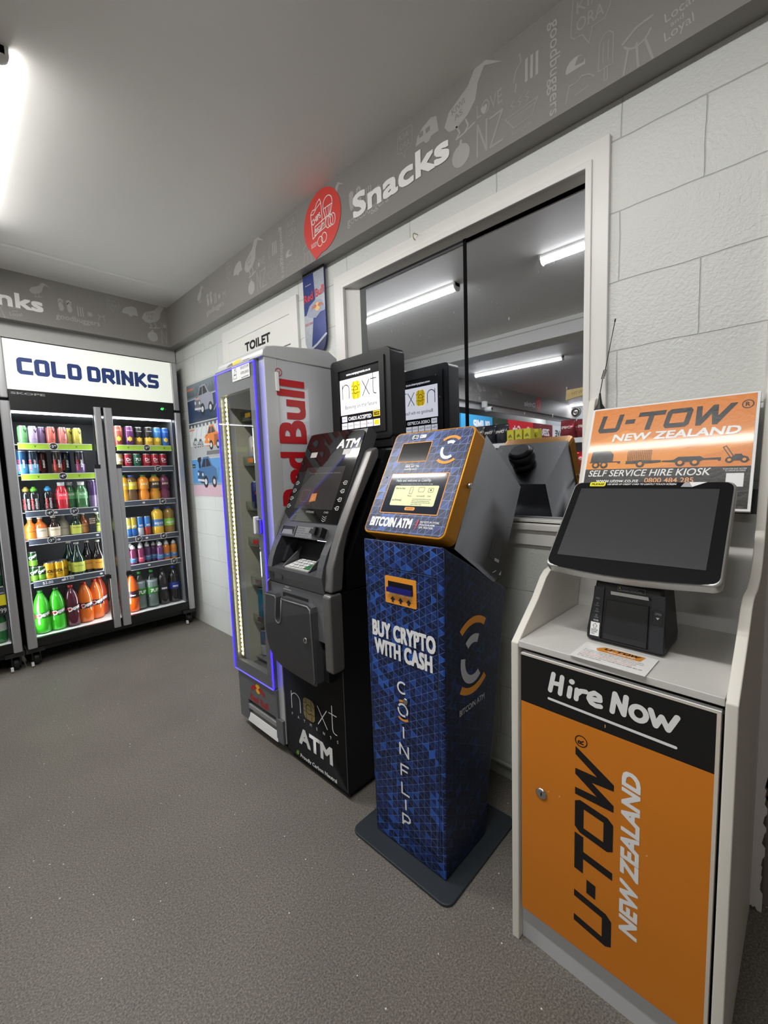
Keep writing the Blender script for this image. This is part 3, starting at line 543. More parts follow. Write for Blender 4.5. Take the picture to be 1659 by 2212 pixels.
# --- door in the corner
z = 1.493
for x, c, b, n in ((.985,(176,92,74),(150,70,60),'copper red'),(1.06,(112,60,110),(90,44,96),'plum purple'),(1.135,(34,30,30),(180,140,50),'black and gold'),(1.20,(40,36,34),(214,170,60),'black with a gold star'),(1.262,(70,130,190),(220,190,60),'blue and gold'),(1.323,(40,100,190),(60,130,210),'bright blue')):
    o = can(x, 3.737 + (.03 if n == 'black and gold' else 0), z, .031, .152, c, n+' tall can on the top shelf, corner door', 'tall cans on the top shelf, corner door', band=b, words=[('*', .05, (236,196,70), -.02, .02, dict(bold=.06)), ('Rockstar', .008, WT, -.022, .115, dict(w=.044))])
z = 1.329
for x, c, n, w in ((.972,(190,160,110),'tan can by the rail','Ginger'),(1.036,(150,30,50),'crimson can beside the tan one','Dr'),(1.098,(40,96,74),'dark green can between crimson ones','7UP'),(1.168,(170,30,48),'red can beside the green one','Dr'),(1.229,(180,44,60),'red can with pale blue base, second from the corner','Dr'),(1.291,(160,30,50),'red can nearest the corner','Dr')):
    can(x, 3.737, z, .0315, .106, c, n+', second shelf, corner door', 'short cans on the second shelf, corner door', words=[(w, .022, WT, -.016, .05, dict(bold=.03)), ('Pepper' if w == 'Dr' else 'ale', .009, WT, -.014, .036)])
z = 1.063
for x, c, lb, n, cp in ((.992,(224,160,40),(230,180,50),'yellow juice bottle half behind the rail',(60,120,50)),(1.047,(96,70,36),(214,196,60),'brown juice bottle with a yellow shoulder label',(60,90,170)),(1.133,(236,140,30),(240,160,50),'orange juice bottle with a waist',(60,140,60)),(1.217,(206,140,30),(60,52,36),'orange juice bottle with a dark green sleeve',(60,150,70)),(1.29,(112,44,74),(96,36,70),'plum juice bottle nearest the corner',(90,60,90))):
    bottle('juice', x, 3.745, z, .040, .205, c, n, 'juice bottles on the third shelf, corner door', lab=lb, lz=(.46,.74), cap=cp, words=[('JUICE', .014, (250,240,200), -.028, .125, dict(bold=.03))])
z = .781
for k, (x, c, b) in enumerate(((1.0,(206,190,80),(60,110,180)),(1.035,(206,180,70),(50,110,190)),(1.082,(60,120,190),(206,212,220)),(1.134,(70,130,200),(190,70,60)))):
    can(x, 3.737, z, .025, .158, c, ('yellow and blue slim can at the rail','yellow slim can with a blue band','silver and blue slim can','blue slim can with a red band')[k], 'slim cans on the fourth shelf, corner door', band=b, words=[('H2', .016, WT, -.01, .08, dict(bold=.03))])
for x, c, lb, n in ((1.216,(226,180,40),(70,120,180),'golden'),(1.306,(140,110,40),(130,190,70),'amber')):
    bottle('juice', x, 3.745, z, .043, .222, c, n+' fruit water bottle with a blue cap', 'fruit waters on the fourth shelf', lab=lb, lz=(.3,.56), cap=(50,90,190), words=[('H2JUICE', .016, WT, -.034, .085, dict(w=.066, bold=.03)), ('FRUIT', .008, YL, -.015, .07)])
z = .560
for k, (x, y, c) in enumerate(((1.013,3.735,(120,36,80)),(1.068,3.735,(128,40,84)),(1.13,3.775,(86,44,96)),(1.182,3.79,(88,44,96)),(1.213,3.735,(110,50,110)),(1.265,3.74,(206,120,40)),(1.322,3.74,(206,130,40)),(1.03,3.85,(110,36,80)),(1.10,3.84,(100,40,84)),(1.155,3.86,(90,44,96)),(1.24,3.85,(190,120,50)),(1.30,3.85,(196,126,50)))):
    who = ['plum, front by the rail','plum, front, next from the rail','violet, behind the gap','violet, set back in the middle','violet, front centre','orange and green, front','orange and green, nearest the corner','plum, back row by the rail','plum, back row, next from the rail','violet, back row','orange, back row','orange, back row nearest the corner'][k]
    bottle('sport', x, y, z, .027, .158, c, 'small white topped kids drink, '+who, 'kids drinks on the fifth shelf', lab=(70,120,170) if k in (0,2,3,4,5,6) else (190,70,100), lz=(.14,.36), cap=(236,236,236), words=[('Fruit', .008, WT, -.014, .045, dict(bold=.02))])
z = .191
for x, y, c, lb, n, cl in ((.985,3.74,(232,96,20),(60,30,40),'orange soft drink beside the rail',0),(1.048,3.76,(200,210,205),(60,130,50),'clear lemonade, nearer the rail',1),(1.135,3.75,(200,210,205),(60,136,54),'clear lemonade beside the cola',1),(1.222,3.76,(26,20,22),(30,30,44),'dark cola, black label',0),(1.31,3.76,(24,20,26),(40,60,150),'dark cola with blue label and cap',0)):
    bottle('soda', x, y, z, .046, .305, c, 'large bottle of %s, bottom shelf of the corner door' % n, 'large bottles on the bottom shelf, corner door', lab=lb, lz=(.38,.56), cap=(60,150,60) if cl else (40,70,190) if 'blue' in n else (40,40,46), clear=bool(cl), words=[('7UP' if cl else 'Dew' if 'orange' in n else 'PEPSI', .026 if cl else .015, WT if not cl else (235,240,235), -.026, .13, dict(bold=.05))])
# --- the neighbouring fridge shows only its edge
for k, (x, z) in enumerate(((.19,.191),(.11,.191),(.19,.556),(.12,.556))):
    bottle('soda', x, 3.745, z, .042, .27, (40,120,60), 'green bottle at the edge of the neighbouring fridge, '+('bottom shelf at its rail','bottom shelf, second from its rail','fifth shelf at its rail','fifth shelf, second from its rail')[k], 'green bottles in the neighbouring fridge', lab=(190,200,190), lz=(.3,.5), cap=(60,120,60))
m = MB(); P = plane((0,3.688,0), u=(1,0,0)); m.rect(P, .155,.445,.24,.515, mat('tag_yellow', (240,226,40), .5)); m.rect(P, .155,.38,.24,.445, TAGB); m.text(P, '2 for', .165,.487,.014, BLK, e=.0004); m.text(P, '$5.99', .165,.395,.03, WPRINT, e=.0004, w=.07)
m.box(.155,.24,3.688,3.6895,.38,.515, TAGB); tag(m.build('price_card'), 'yellow and black price card in the neighbouring fridge', 'sign')
# ================================================================ tall energy drink fridge
VS = mat('vend_silver', (205,207,211), .16, .1, coat=.5); VF = mat('vend_frame', (208,210,211), .34, .3); VG = mat('vend_grey', (118,120,124), .4, .4); BLUE = emit('blue_led', (46,30,255), 3.2); WARM = emit('warm_led', (255,244,180), 20.)
VRED = mat('vend_red', (186,22,32), .4); GOLD = mat('vend_gold', (246,196,40), .45)
t = thing('display_fridge', (1.14, 1.755, 0), 'tall slim silver energy drink fridge edged with blue light', 'fridge')
xf, xb, ya, yb = .957, 1.335, 1.562, 1.95
m = MB(); m.box(xf, xf+.06, ya, ya+.045, .045, 1.715, VF).box(xf+.06, xb, ya+.001, ya+.03, .045, 1.715, VS).box(xf+.02, xb, yb-.03, yb, .045, 1.70, VS).box(xb-.03, xb, ya+.03, yb-.03, .045, 1.70, VG).box(xf+.03, xb-.03, ya+.03, yb-.03, .24, .30, INT)
m.box(xf, xf+.04, yb-.02, yb, .30, 1.715, VF)
m.box(xf+.062, xb-.03, ya+.036, ya+.04, .3, 1.7, INT).box(xf+.042, xb-.03, yb-.026, yb-.031, .3, 1.7, mat('vend_lining', (196,196,176), .35)).box(xb-.04, xb-.031, ya+.05, yb-.03, .3, 1.7, mat('vend_back', (140,140,124), .5))
Ps = plane((0, ya, 0), u=(1,0,0))
# large side lettering, reading upwards
m.text(Ps, 'Bull', 1.143, 1.366, .135, VRED, w=.268, bold=.04, rot=90, e=.0003); m.text(Ps, 'Red', 1.143, 1.10, .135, VRED, w=.23, bold=.04, rot=90, e=.0003)
m.stroke(Ps, circ(1.022, 1.66, .015, 20), .003, VRED, closed=True, e=.001); m.text(Ps, 'R', 1.029, 1.654, .014, VRED, rot=90, e=.0003)
m.build('cabinet', t, bevel=.004)
# hood
m = MB(); pr = [(xf-.012,1.712),(xf-.008,1.738),(xf+.012,1.757),(xf+.05,1.765),(xb-.10,1.79),(xb-.04,1.79),(xb+.008,1.765),(xb+.008,1.712)]
m.loft([[(x, y, z) for x, z in pr] for y in (ya-.004, yb+.004)], VF); Ph = plane((xf-.0115, 0, 1.715), v=(.0055,0,.026), eps=.001)
m.shape(Ph, [(-1.80,.004),(-1.74,.008),(-1.72,.02),(-1.77,.022),(-1.81,.016)], GOLD); m.shape(Ph, [(-1.86,.006),(-1.80,.006),(-1.81,.02),(-1.84,.016)], mat('hood_print', (120,110,104), .4)); m.stroke(Ph, [(-1.71,.008),(-1.66,.008)], .003, mat('hood_print', (0,0,0)))
m.build('hood', t, bevel=.006)
for z0, z1 in ((1.58,1.658),(.34,.40)):
    m = MB(); m.box(xf+.045, xf+.062, ya-.008, ya, z0, z1, WPRINT); m.build('hinge_cover', t, bevel=.003)
# lower panel
m = MB(); x0 = xf-.012; m.box(x0, xf+.04, ya+.04, yb-.004, .155, .288, VG); m.box(x0, xf+.04, 1.862, yb-.004, .045, .155, VG).box(x0, xf+.04, ya+.002, 1.618, .045, .155, VG); m.box(x0+.035, xf+.04, 1.618, 1.862, .045, .16, BLK)
m.box(x0, x0+.03, 1.618, 1.862, .108, .132, SILVER); m.prism([(0,0),(.262,0),(.255,.042),(.007,.042)], (x0-.004,1.87,.044), (0,-1,0), (.25,0,1), .02, WPRINT)
Pl = plane((x0, 0, 0)); m.text(Pl, 'Red Bull', -1.838, .163, .033, VRED, w=.160, bold=.03)
m.shape(Pl, circ(-1.762, .238, .023), GOLD)
for s in (-1, 1): m.shape(Pl, [(-1.765+s*a, b) for a, b in [(.005,.238),(.02,.25),(.04,.246),(.058,.232),(.066,.214),(.054,.222),(.05,.213),(.04,.226),(.024,.224),(.014,.232)]], VRED, e=.0003)
m.build('lower_panel', t, bevel=.002)
m = MB(); m.box(xf+.02, xb-.02, ya+.03, yb-.03, .012, .05, BLK)
for x in (xf+.05, xb-.06):
    for y in (ya+.05, yb-.05): m.lathe([(.02,0),(.02,.014)], BLK, c=(x,y,0), seg=12)
m.build('plinth', t)
# door
dy0, dy1, dz0, dz1 = 1.607, 1.955, .292, 1.712; xd = xf-.02
d = MB(); Pd = plane((xd, 0, 0), eps=0)
d.frame([(-dy1,dz0),(-dy0,dz0),(-dy0,dz1),(-dy1,dz1)], [(-1.918,.345),(-1.652,.345),(-1.652,1.60),(-1.918,1.60)], Pd, .03, VG); dd = d.build('door', t)
g = MB(); g.poly([(xd-.002,dy1-.004,dz0+.004),(xd-.002,dy0+.004,dz0+.004),(xd-.002,dy0+.004,dz1-.004),(xd-.002,dy1-.004,dz1-.004)], glassmat('vend_glass', gloss=.05)); Pg = plane((xd-.002, 0, 0), eps=.0006)
g.rect(Pg, -1.79, 1.645, -1.64, 1.708, WPRINT); g.text(Pg, 'FOR LIFT-OFF', -1.715, 1.685, .011, BLK, w=.068, e=.0003); g.text(Pg, 'AFTER LUNCH.', -1.715, 1.664, .011, BLK, w=.068, e=.0003)
for q in ([(-1.78,1.655),(-1.775,1.67),(-1.755,1.67),(-1.75,1.655)], [(-1.775,1.672),(-1.765,1.69),(-1.75,1.685),(-1.752,1.672)], [(-1.77,1.692),(-1.762,1.702),(-1.752,1.694)]): g.stroke(Pg, q, .0015, BLK, closed=True, e=.0003)
g.stroke(Pg, [(-1.71,1.65),(-1.65,1.652)], .003, mat('hood_print', (0,0,0)), e=.0003)
g.build('glass', dd)
for y in (dy0, dy1):
    e = MB(); e.box(xd-.003, xd+.002, y-.0035, y+.0035, dz0, dz1-.01, BLUE); e.build('edge_light', dd)
e = MB(); e.box(xd-.003, xd, dy0, dy1, dz0-.004, dz0, emit('blue_led_dim', (90,80,210), 1.2)); e.build('edge_light', dd)
e = MB(); e.box(xd-.003, xd, dy0, dy1, dz1-.012, dz1-.006, emit('blue_led_dim', (90,80,210), 1.2)); e.build('edge_light', dd)
h = MB(); h.prism(rrect(-1.655,.985,-1.638,1.06,.006), (xd-.022,0,0), (0,-1,0), (0,0,1), .02, WPRINT); h.prism(rrect(-1.632,.985,-1.618,1.05,.006), (xd-.02,0,0), (0,-1,0), (0,0,1), .018, CHROME); h.build('door_lock', dd, bevel=.002)
# interior
m = MB(); m.box(xd+.014, xd+.018, 1.888, 1.902, .36, 1.60, mat('strip_back', (200,196,150), .5))
for k in range(58): m.box(xd+.010, xd+.014, 1.891, 1.899, .37+k*.0212, .37+k*.0212+.009, WARM)
m.build('light_strip', dd)
m = MB(); m.box(1.13, 1.16, yb-.036, yb-.031, .34, 1.66, mat('rail_grey', (130,130,120), .4, .5))
for k in range(60): m.box(1.14, 1.15, yb-.038, yb-.036, .36+k*.0215, .37+k*.0215, BLK)
m.build('shelf_rail', t)
SHZ = [1.50, 1.29, 1.075, .90, .705, .515, .33]; CL = glassmat('clear_acrylic', (240,245,235), .18)
for k, z in enumerate(SHZ):
    m = MB(); m.box(xf+.075, xb-.05, 1.605, 1.915, z-.008, z-.002, mat('shelf_wire', (0,0,0))); sh = m.build('shelf', t)
    if k < 6: g = MB(); g.box(xf+.070, xf+.074, 1.605, 1.915, z-.006, z+.035, CL); g.rect(plane((xf+.07,0,0)), -1.87, z+.006, -1.82, z+.026, (GOLD, mat('ticket_orange', (214,120,40), .5), CL, VRED, mat('ticket_plum', (70,30,40), .5), mat('ticket_plum', (0,0,0)))[k]); g.build('front_lip', sh)
n = 0
for k, (z, cols) in enumerate(zip(SHZ, ([(60,90,160)]*0, [(200,200,190)]*2, [(30,40,110)]*3, [], [], [(40,120,150)]*3, [(60,90,130)]*4))):
    for j, c in enumerate(cols):
        y = 1.885 - .058*(j % 3); x = xf+.115 + (.06 if j > 2 else 0)
        lb = ('silver energy can by the far wall','silver energy can next inward') if k == 1 else ('blue energy can at the far wall, middle shelf','blue energy can, second on the middle shelf','blue energy can, third on the middle shelf') if k == 2 else ('teal energy can at the far wall, lower shelf','teal energy can, second on the lower shelf','teal energy can, third on the lower shelf') if k == 5 else ('blue grey energy can at the far wall, floor shelf','blue grey energy can, second on the floor shelf','blue grey energy can, third on the floor shelf','blue grey energy can behind the others on the floor shelf')
        can(x, y, z-.002, .026, .135 if k != 5 else .165, c, lb[j]+' of the slim silver fridge', 'cans in the slim silver fridge', band=(196,198,204) if k in (1, 6) else c, words=[('Red Bull', .012, RD, -.022, .07, dict(w=.044))])
# ================================================================ cash machine
AM = mat('atm_metal', (96,96,99), .38, .45, bump=.03, bscale=500); AL = mat('atm_arm', (120,118,117), .36, .5, bump=.03, bscale=500); AD = mat('atm_door', (70,70,73), .4, .4, bump=.03, bscale=500); AK = mat('atm_black', (12,12,13), .55, spec=.15); AG = mat('atm_glass', (13,13,14), .04, coat=.4); GREY = mat('atm_key', (190,190,186), .5)
CHIP = mat('chip_gold', (134,116,72), .4); OLIVE = mat('leaf_green', (110,140,60), .5)
t = thing('cash_machine', (1.16, 1.35, 0), 'grey and black cash machine between the slim fridge and the blue machine', 'cash machine')
ya, yb = 1.148, 1.553
m = MB(); m.box(.957, 1.43, ya, yb, .03, .80, AK)
for z in (.035,.79): m.stroke(plane((.9565,0,0)), [(-yb+.004,z),(-ya-.004,z)], .002, BLACK)
m.stroke(plane((.9565,0,0)), [(-ya-.004,.035),(-ya-.004,.51)], .0025, mat('edge_grey', (90,90,92), .4))
P = plane((.9565, 0, 0)); W_ = WPRINT
def nextlogo(m, P, x, z, k, ink, chip, line, t=.055, fx=1.):
    """lower case n-chip-x-t wordmark; k = height of the x"""
    if fx != 1.: P0_ = P; P = lambda a, b, e=0.: P0_(x+(a-x)*fx, b, e=e)
    S = lambda pts, **a: m.stroke(P, [(x+p*k, z+q*k) for p, q in pts], t*k, ink, **a)
    S([(0,0),(0,1)]); S([(0,.6)] + [(.36+.36*math.cos(math.radians(a)), .62+.36*math.sin(math.radians(a))) for a in range(180, -1, -15)] + [(.72,0)])
    r = rrect(x+.98*k, z-.12*k, x+1.86*k, z+1.1*k, .26*k); m.shape(P, r, chip, e=.0004)
    for q in ([(1.2,1.1),(1.2,.78),(.98,.78)], [(1.62,1.1),(1.62,.78),(1.86,.78)], [(.98,.3),(1.2,.3),(1.2,-.12)], [(1.86,.3),(1.62,.3),(1.62,-.12)], [(1.2,.5),(1.62,.5)], [(.98,.55),(1.2,.55)]): m.stroke(P, [(x+a*k, z+b*k) for a, b in q], .03*k, line, e=.0008)
    m.stroke(P, [(x+1.62*k, z+.5*k)] + [(x+(1.41+.22*math.cos(math.radians(a)))*k, z+(.5+.26*math.sin(math.radians(a)))*k) for a in range(0, 330, 20)], .045*k, line, e=.0008)
    S([(2.08,0),(2.74,1)]); S([(2.08,1),(2.74,0)]); S([(3.12,1.45),(3.12,.2),(3.18,.05),(3.3,0),(3.4,0)]); S([(2.9,1.),(3.42,1.)])
nextlogo(m, P, -1.500, .242, .075, W_, CHIP, BLK, .05, 1.163)
for k, ch in enumerate('PAYMENTS'): m.text(P, ch, -1.503+.0427*k, .210, .012, W_)
m.text(P, 'ATM', -1.459, .105, .070, W_, w=.223, bold=.05); 
m.shape(P, [(-1.488,.043),(-1.478,.06),(-1.463,.063),(-1.465,.047),(-1.475,.038)], OLIVE); m.text(P, 'Proudly Carbon Neutral', -1.455, .039, .0165, W_, w=.239, bold=.03)
m.build('cabinet', t, bevel=.002)
m = MB(); m.box(.975, 1.41, ya+.015, yb-.015, .0, .03, BLK); m.build('plinth', t)
# upper housing (black) behind the fascia
pr = [(1.0,.805),(1.43,.805),(1.43,1.33),(1.22,1.315),(1.05,1.0),(1.0,.9)]
m = MB(); m.loft([[(x, y, z) for x, z in pr] for y in (ya+.004, yb-.004)], AK)
m.lathe([(.006,0),(.006,.002),(0,.002)], mat('screw_dark', (60,60,62), .3, .8), c=(1.20,ya+.002,1.27), axis='y', seg=10)
m.build('housing', t, bevel=.004)
# fascia in the machine's grey: lower body, keypad bay, screen slope
y0, y1 = 1.188, 1.548
def strip(m, pts, ya, yb, mt, smooth=True):
    for (xa, za), (xc, zc) in zip(pts, pts[1:]): m.poly([(xa,yb,za),(xa,ya,za),(xc,ya,zc),(xc,yb,zc)], mt, smooth)
low = [(.918,.80),(.912,.83),(.908,.862)]; bay0, bay1 = (.908,.862), (.963,.984); up = [(.963,.984),(.985,1.03)]
m = MB()
body = [(1.06,.80)] + low + [(.918,.90),(.935,.94)] + up + [(1.165,1.402),(1.185,1.405),(1.215,1.38),(1.05,1.03)]
for y, f in ((y0, 1), (y1, -1)): m.poly([(x, y, z) for x, z in (body if f > 0 else body[::-1])], AM)
strip(m, low, y0, y1, AM); strip(m, [(1.06,.80),(.918,.80)], y0, y1, AM, False); strip(m, up, y0, y1, AM); strip(m, [(.985,1.03),(1.165,1.402),(1.185,1.405),(1.215,1.38)], y0, y1, AM, False)
ba, bb = 1.222, 1.515   # keypad bay between these
arcp = [(.908,.862),(.918,.90),(.935,.94),(.963,.984)]
strip(m, arcp, y0, ba, AM); strip(m, arcp, bb, y1, AM)
BD = mat('atm_bay', (64,64,68), .4, .3)
m.poly([(.908,bb,.862),(.908,ba,.862),(1.03,ba,.885),(1.03,bb,.885)], AM).poly([(1.03,bb,.885),(1.03,ba,.885),(1.045,ba,.975),(1.045,bb,.975)], BD).poly([(1.045,bb,.975),(1.045,ba,.975),(.963,ba,.984),(.963,bb,.984)], BD)
side = [(.908,.862),(1.03,.885),(1.045,.975),(.963,.984),(.935,.94),(.918,.90)]
m.poly([(x, bb, z) for x, z in side], BD).poly([(x, ba, z) for x, z in side[::-1]], BD)
m.loft([[(x+.055, y, z+.004) for x, z in ((.90,.875),(.985,.886),(.985,.975),(.935,.945))] for y in (bb-.001, bb-.02)], BD)
m.box(1.005, 1.008, 1.26, 1.33, .972, .976, emit('bay_led', (214,216,255), 9.))
m.build('fascia', t)
# keypad with side guards
up_ = V((.122,0,.023)).normalized(); K0 = V((.925,1.43,.8682)); Pk = plane(K0, v=up_, eps=.001)
k = MB(); k.prism([(-.012,-.004),(.142,-.004),(.142,.092),(-.012,.092)], K0 + V((0,0,.0042)), (0,-1,0), up_, .006, mat('keypad_plate', (206,206,202), .4)); Pk = plane(K0 + V((0,0,.0052)), v=up_)
for r in range(4):
    for c in range(4):
        x, y = .002+c*.034, .004+(3-r)*.021; cc = (WPRINT if c < 3 else (mat('key_red', (196,50,44), .5), mat('key_yellow', (226,196,60), .5), mat('key_green', (40,120,60), .5), mat('key_green', (0,0,0)))[r])
        k.rect(Pk, x, y, x+.03, y+.017, cc, e=.001); k.stroke(Pk, [(x,y),(x+.03,y),(x+.03,y+.017),(x,y+.017)], .0012, mat('keypad_line', (90,90,90), .5), closed=True, e=.0012)
        if c < 3: k.text(Pk, ('123','456','789','*0#')[r][c], x+.011, y+.004, .009, BLK, e=.0016)
kp = k.build('keypad', t)
for s in (-.022, .146):
    g = MB(); g.prism([(0,0),(.10,0),(.10,.05),(.02,.014)], V((.922,1.43-s,.8675)), tuple(up_), (0,0,1), .006, AM); g.build('keypad_guard', kp)
# screen slope
P0 = V((.985,1.545,1.03)); v = V((.165,0,.345)).normalized(); Pg = plane(P0, v=v, eps=0); nrm = V((0,-1,0)).cross(v)
g = MB(); ol = [(.0,.05),(.06,.016),(.355,.016),(.355,.38)] + arc(.335,.385,.02,0,80,4) + [(.2,.413),(.06,.412)] + arc(.03,.385,.026,100,180,4) + [(.004,.26)]
g.prism(ol, P0 + nrm*.004, (0,-1,0), v, .0045, AG); Pq = plane(P0 + nrm*.004, v=v)
g.shape(Pq, [(.06,.07),(.305,.07),(.305,.252),(.06,.252)], mat('atm_screen', (52,50,50), .08, coat=.3))
g.text(Pq, 'ATM', .213, .333, .038, WPRINT, w=.125, bold=.05, shear=.12, e=.0003)
for i in range(4):
    for s, x in ((1,.025),(-1,.334)):
        x -= .003*i*(1 if s > 0 else .3); y = .182-.0345*i
        g.stroke(Pq, rrect(x-.008, y-.007, x+.008, y+.007, .003, 2), .0018, WPRINT, closed=True, e=.0003); g.stroke(Pq, [(x+s*.008,y),(x+s*.015,y)], .0018, WPRINT, e=.0003); g.shape(Pq, circ(x, y, .0022, 8), WPRINT, e=.0003)
g.text(Pq, 'Please insert your card and do not remove it.', .09, .222, .006, mat('screen_text', (120,118,116), .4), w=.20, e=.0004)
g.text(Pq, 'HYOSUNG', .15, .053, .0085, mat('logo_grey', (176,176,176), .4), w=.05, e=.0003); g.text(Pq, 'CARD', .262, .056, .007, mat('logo_grey', (0,0,0)), e=.0003); g.text(Pq, 'RECEIPT', .072, .048, .006, mat('logo_dim', (80,80,80), .4), e=.0003)
for i in range(3):
    g.stroke(Pq, [(.262,.044-.008*i),(.274,.038-.008*i),(.286,.044-.008*i)], .0018, mat('logo_grey', (0,0,0)), e=.0003); g.stroke(Pq, [(.068,.038-.007*i),(.079,.033-.007*i),(.09,.038-.007*i)], .0016, mat('logo_dim', (0,0,0)), e=.0003)
g.shape(Pq, rrect(.07,.085,.16,.16,.01), mat('screen_dim', (70,58,58), .1), e=.0004); g.stroke(Pq, rrect(.085,.10,.135,.15,.008), .0015, mat('screen_line', (104,100,100), .3), closed=True, e=.0007); g.shape(Pq, [(.147,.098),(.187,.104),(.183,.137),(.150,.134)], mat('screen_orange', (190,122,64), .2), e=.0008); g.text(Pq, 'U', .16, .11, .014, mat('screen_tan', (220,160,100), .3), e=.0012)
for x, y in ((.055,.298),(.262,.302)): g.rect(Pq, x, y, x+.042, y+.024, mat('paper_label', (206,204,200), .5), e=.0004)
g.build('screen_glass', t)
# receipt slot and card reader between screen and bay
v2 = V((.985-.963,0,1.03-.984)).normalized(); P2 = V((.963,1.545,.984)); Pp = plane(P2, v=v2); n2 = V((0,-1,0)).cross(v2)
r = MB(); r.frame([(.018,.004),(.118,.004),(.118,.047),(.018,.047)], [(.024,.010),(.110,.010),(.110,.042),(.024,.042)], plane(P2 + n2*.003, v=v2, eps=0), .004, AM); r.rect(Pp, .022, .008, .112, .044, BLK); r.shape(Pp, [(.026,.010),(.104,.010),(.092,.030),(.03,.028)], mat('slot_lip', (150,150,150), .35, .5), e=.001); r.build('receipt_slot', t)
r = MB(); r.rect(Pp, .122, .004, .232, .046, mat('info_plate', (126,126,128), .45)); 
for i, s in enumerate(('PLEASE TAKE','YOUR RECEIPT','INSERT CARD CHIP FIRST','ALL CARDS ACCEPTED')): r.text(Pp, s, .126, .036-.0095*i, .0055, mat('info_ink', (60,60,62), .5), e=.0003)
r.stroke(Pp, rrect(.198,.028,.226,.042,.003), .001, mat('info_ink', (0,0,0)), closed=True, e=.0003); r.build('information_plate', t)
r = MB(); r.prism(rrect(.238,.003,.318,.048,.006), P2 + n2*.002, (0,-1,0), v2, .003, AM); r.prism(rrect(.262,.008,.312,.046,.004), P2 + n2*.028, (0,-1,0), v2, .027, BLACK); r.prism([(.276,.012),(.290,.012),(.290,.042),(.276,.042)], P2 + n2*.040, (0,-1,0), v2, .013, BLACK); r.prism([(.228,.022),(.266,.014),(.266,.034),(.236,.040)], P2 + n2*.020, (0,-1,0), v2, .014, BLACK)
r.build('card_reader', t, bevel=.0015)
r = MB(); Pf = plane((.9125,0,0)); r.shape(plane((.909,0,0)), [(-1.535,.818),(-1.505,.818),(-1.505,.842),(-1.535,.842)], BLK); r.shape(plane((.909,0,0)), [(-1.50,.818),(-1.445,.818),(-1.445,.84),(-1.50,.84)], mat('sensor', (52,52,55), .2)); r.build('sensor_window', t)
# side arms
ap = [(1.168,1.328),(1.18,1.318),(1.178,1.29),(1.05,1.095),(1.005,1.01),(.985,.95),(.978,.88),(.968,.812),(.915,.812),(.925,.90),(.955,.975),(.985,1.04),(1.14,1.315)]
for y in ((1.146,1.188),(1.548,1.556)):
    a = MB(); a.loft([[(x, q, z) for x, z in ap] for q in y], AL); a.build('side_arm', t, bevel=.009 if y[0] < 1.5 else .002, segs=3)
    a = MB(); a.prism(rrect(.905,.515,.966,.806,.014), (0,y[0],0), (1,0,0), (0,0,1), y[1]-y[0], AL); a.build('lower_arm', t, bevel=.008 if y[0] < 1.5 else .002, segs=3)
m = MB(); m.box(.915, 1.04, y0, y1, .62, .797, AM); m.box(.93, 1.0, 1.20, 1.54, .46, .62, BLK); m.text(plane((.9145,0,0)), 'CASH OUT', -1.435, .789, .006, W_, w=.028); m.stroke(plane((.9145,0,0)), [(-1.445,.782),(-1.395,.782)], .0018, W_)
m.box(.912, .92, 1.285, 1.45, .742, .768, BLK); m.build('dispenser_body', t, bevel=.003)
# bowed dispenser door with a finger notch
d = MB(); base = [(-1.551,.757),(-1.47,.757),(-1.462,.74)] ; ol = [(-1.551,.745),(-1.54,.758),(-1.478,.758),(-1.470,.745),(-1.470,.675)] + arc(-1.4525,.665,.0175,180,360,8) + [(-1.435,.675),(-1.435,.745),(-1.425,.757),(-1.262,.757),(-1.236,.748),(-1.231,.73),(-1.231,.46),(-1.237,.448),(-1.25,.444),(-1.32,.447),(-1.40,.452),(-1.47,.461),(-1.51,.478),(-1.535,.51),(-1.549,.56),(-1.553,.62)]
def bow(y, z, e=0.): return V((.905 - .02*max(0, 1-((z-.62)/.2)**2) - e, -y, z))
ring = lambda q, e: [bow(a, b, e) for a, b in q]
d.shape(lambda x, y, e=0.: bow(x, y, e), ol, AD); n_ = len(ol)
d.loft([ring(ol, 0), [V((.935, -a, b)) for a, b in ol]], AM, cap0=False, cap1=True)
dd = d.build('dispenser_door', t)
m = MB(); il = [(-1.237,.73),(-1.262,.745),(-1.425,.745)]; m.tube([bow(a, b, .0008) for a, b in [(-1.432,.75),(-1.43,.745),(-1.262,.748),(-1.245,.738),(-1.241,.72),(-1.241,.47),(-1.25,.452)]], .0035, mat('door_edge', (126,126,128), .3, .6), seg=6)
m.tube([bow(a, b, .0008) for a, b in [(-1.548,.747),(-1.48,.75),(-1.473,.74),(-1.472,.676)] + arc(-1.4525,.665,.0195,180,360,8) + [(-1.433,.676),(-1.433,.745)]], .003, mat('door_edge', (0,0,0)), seg=6); m.build('door_rim', dd)
m = MB(); b = bow(-1.27,.622,.001); m.lathe([(.0105,0),(.0115,.002),(.009,.0045),(0,.0045)], CHROME, c=(b.x-.004,b.y,b.z), axis='x', seg=16)
m.box(b.x-.0055, b.x-.004, b.y-.0015, b.y+.0015, b.z-.005, b.z+.005, BLK); m.build('door_lock', dd)
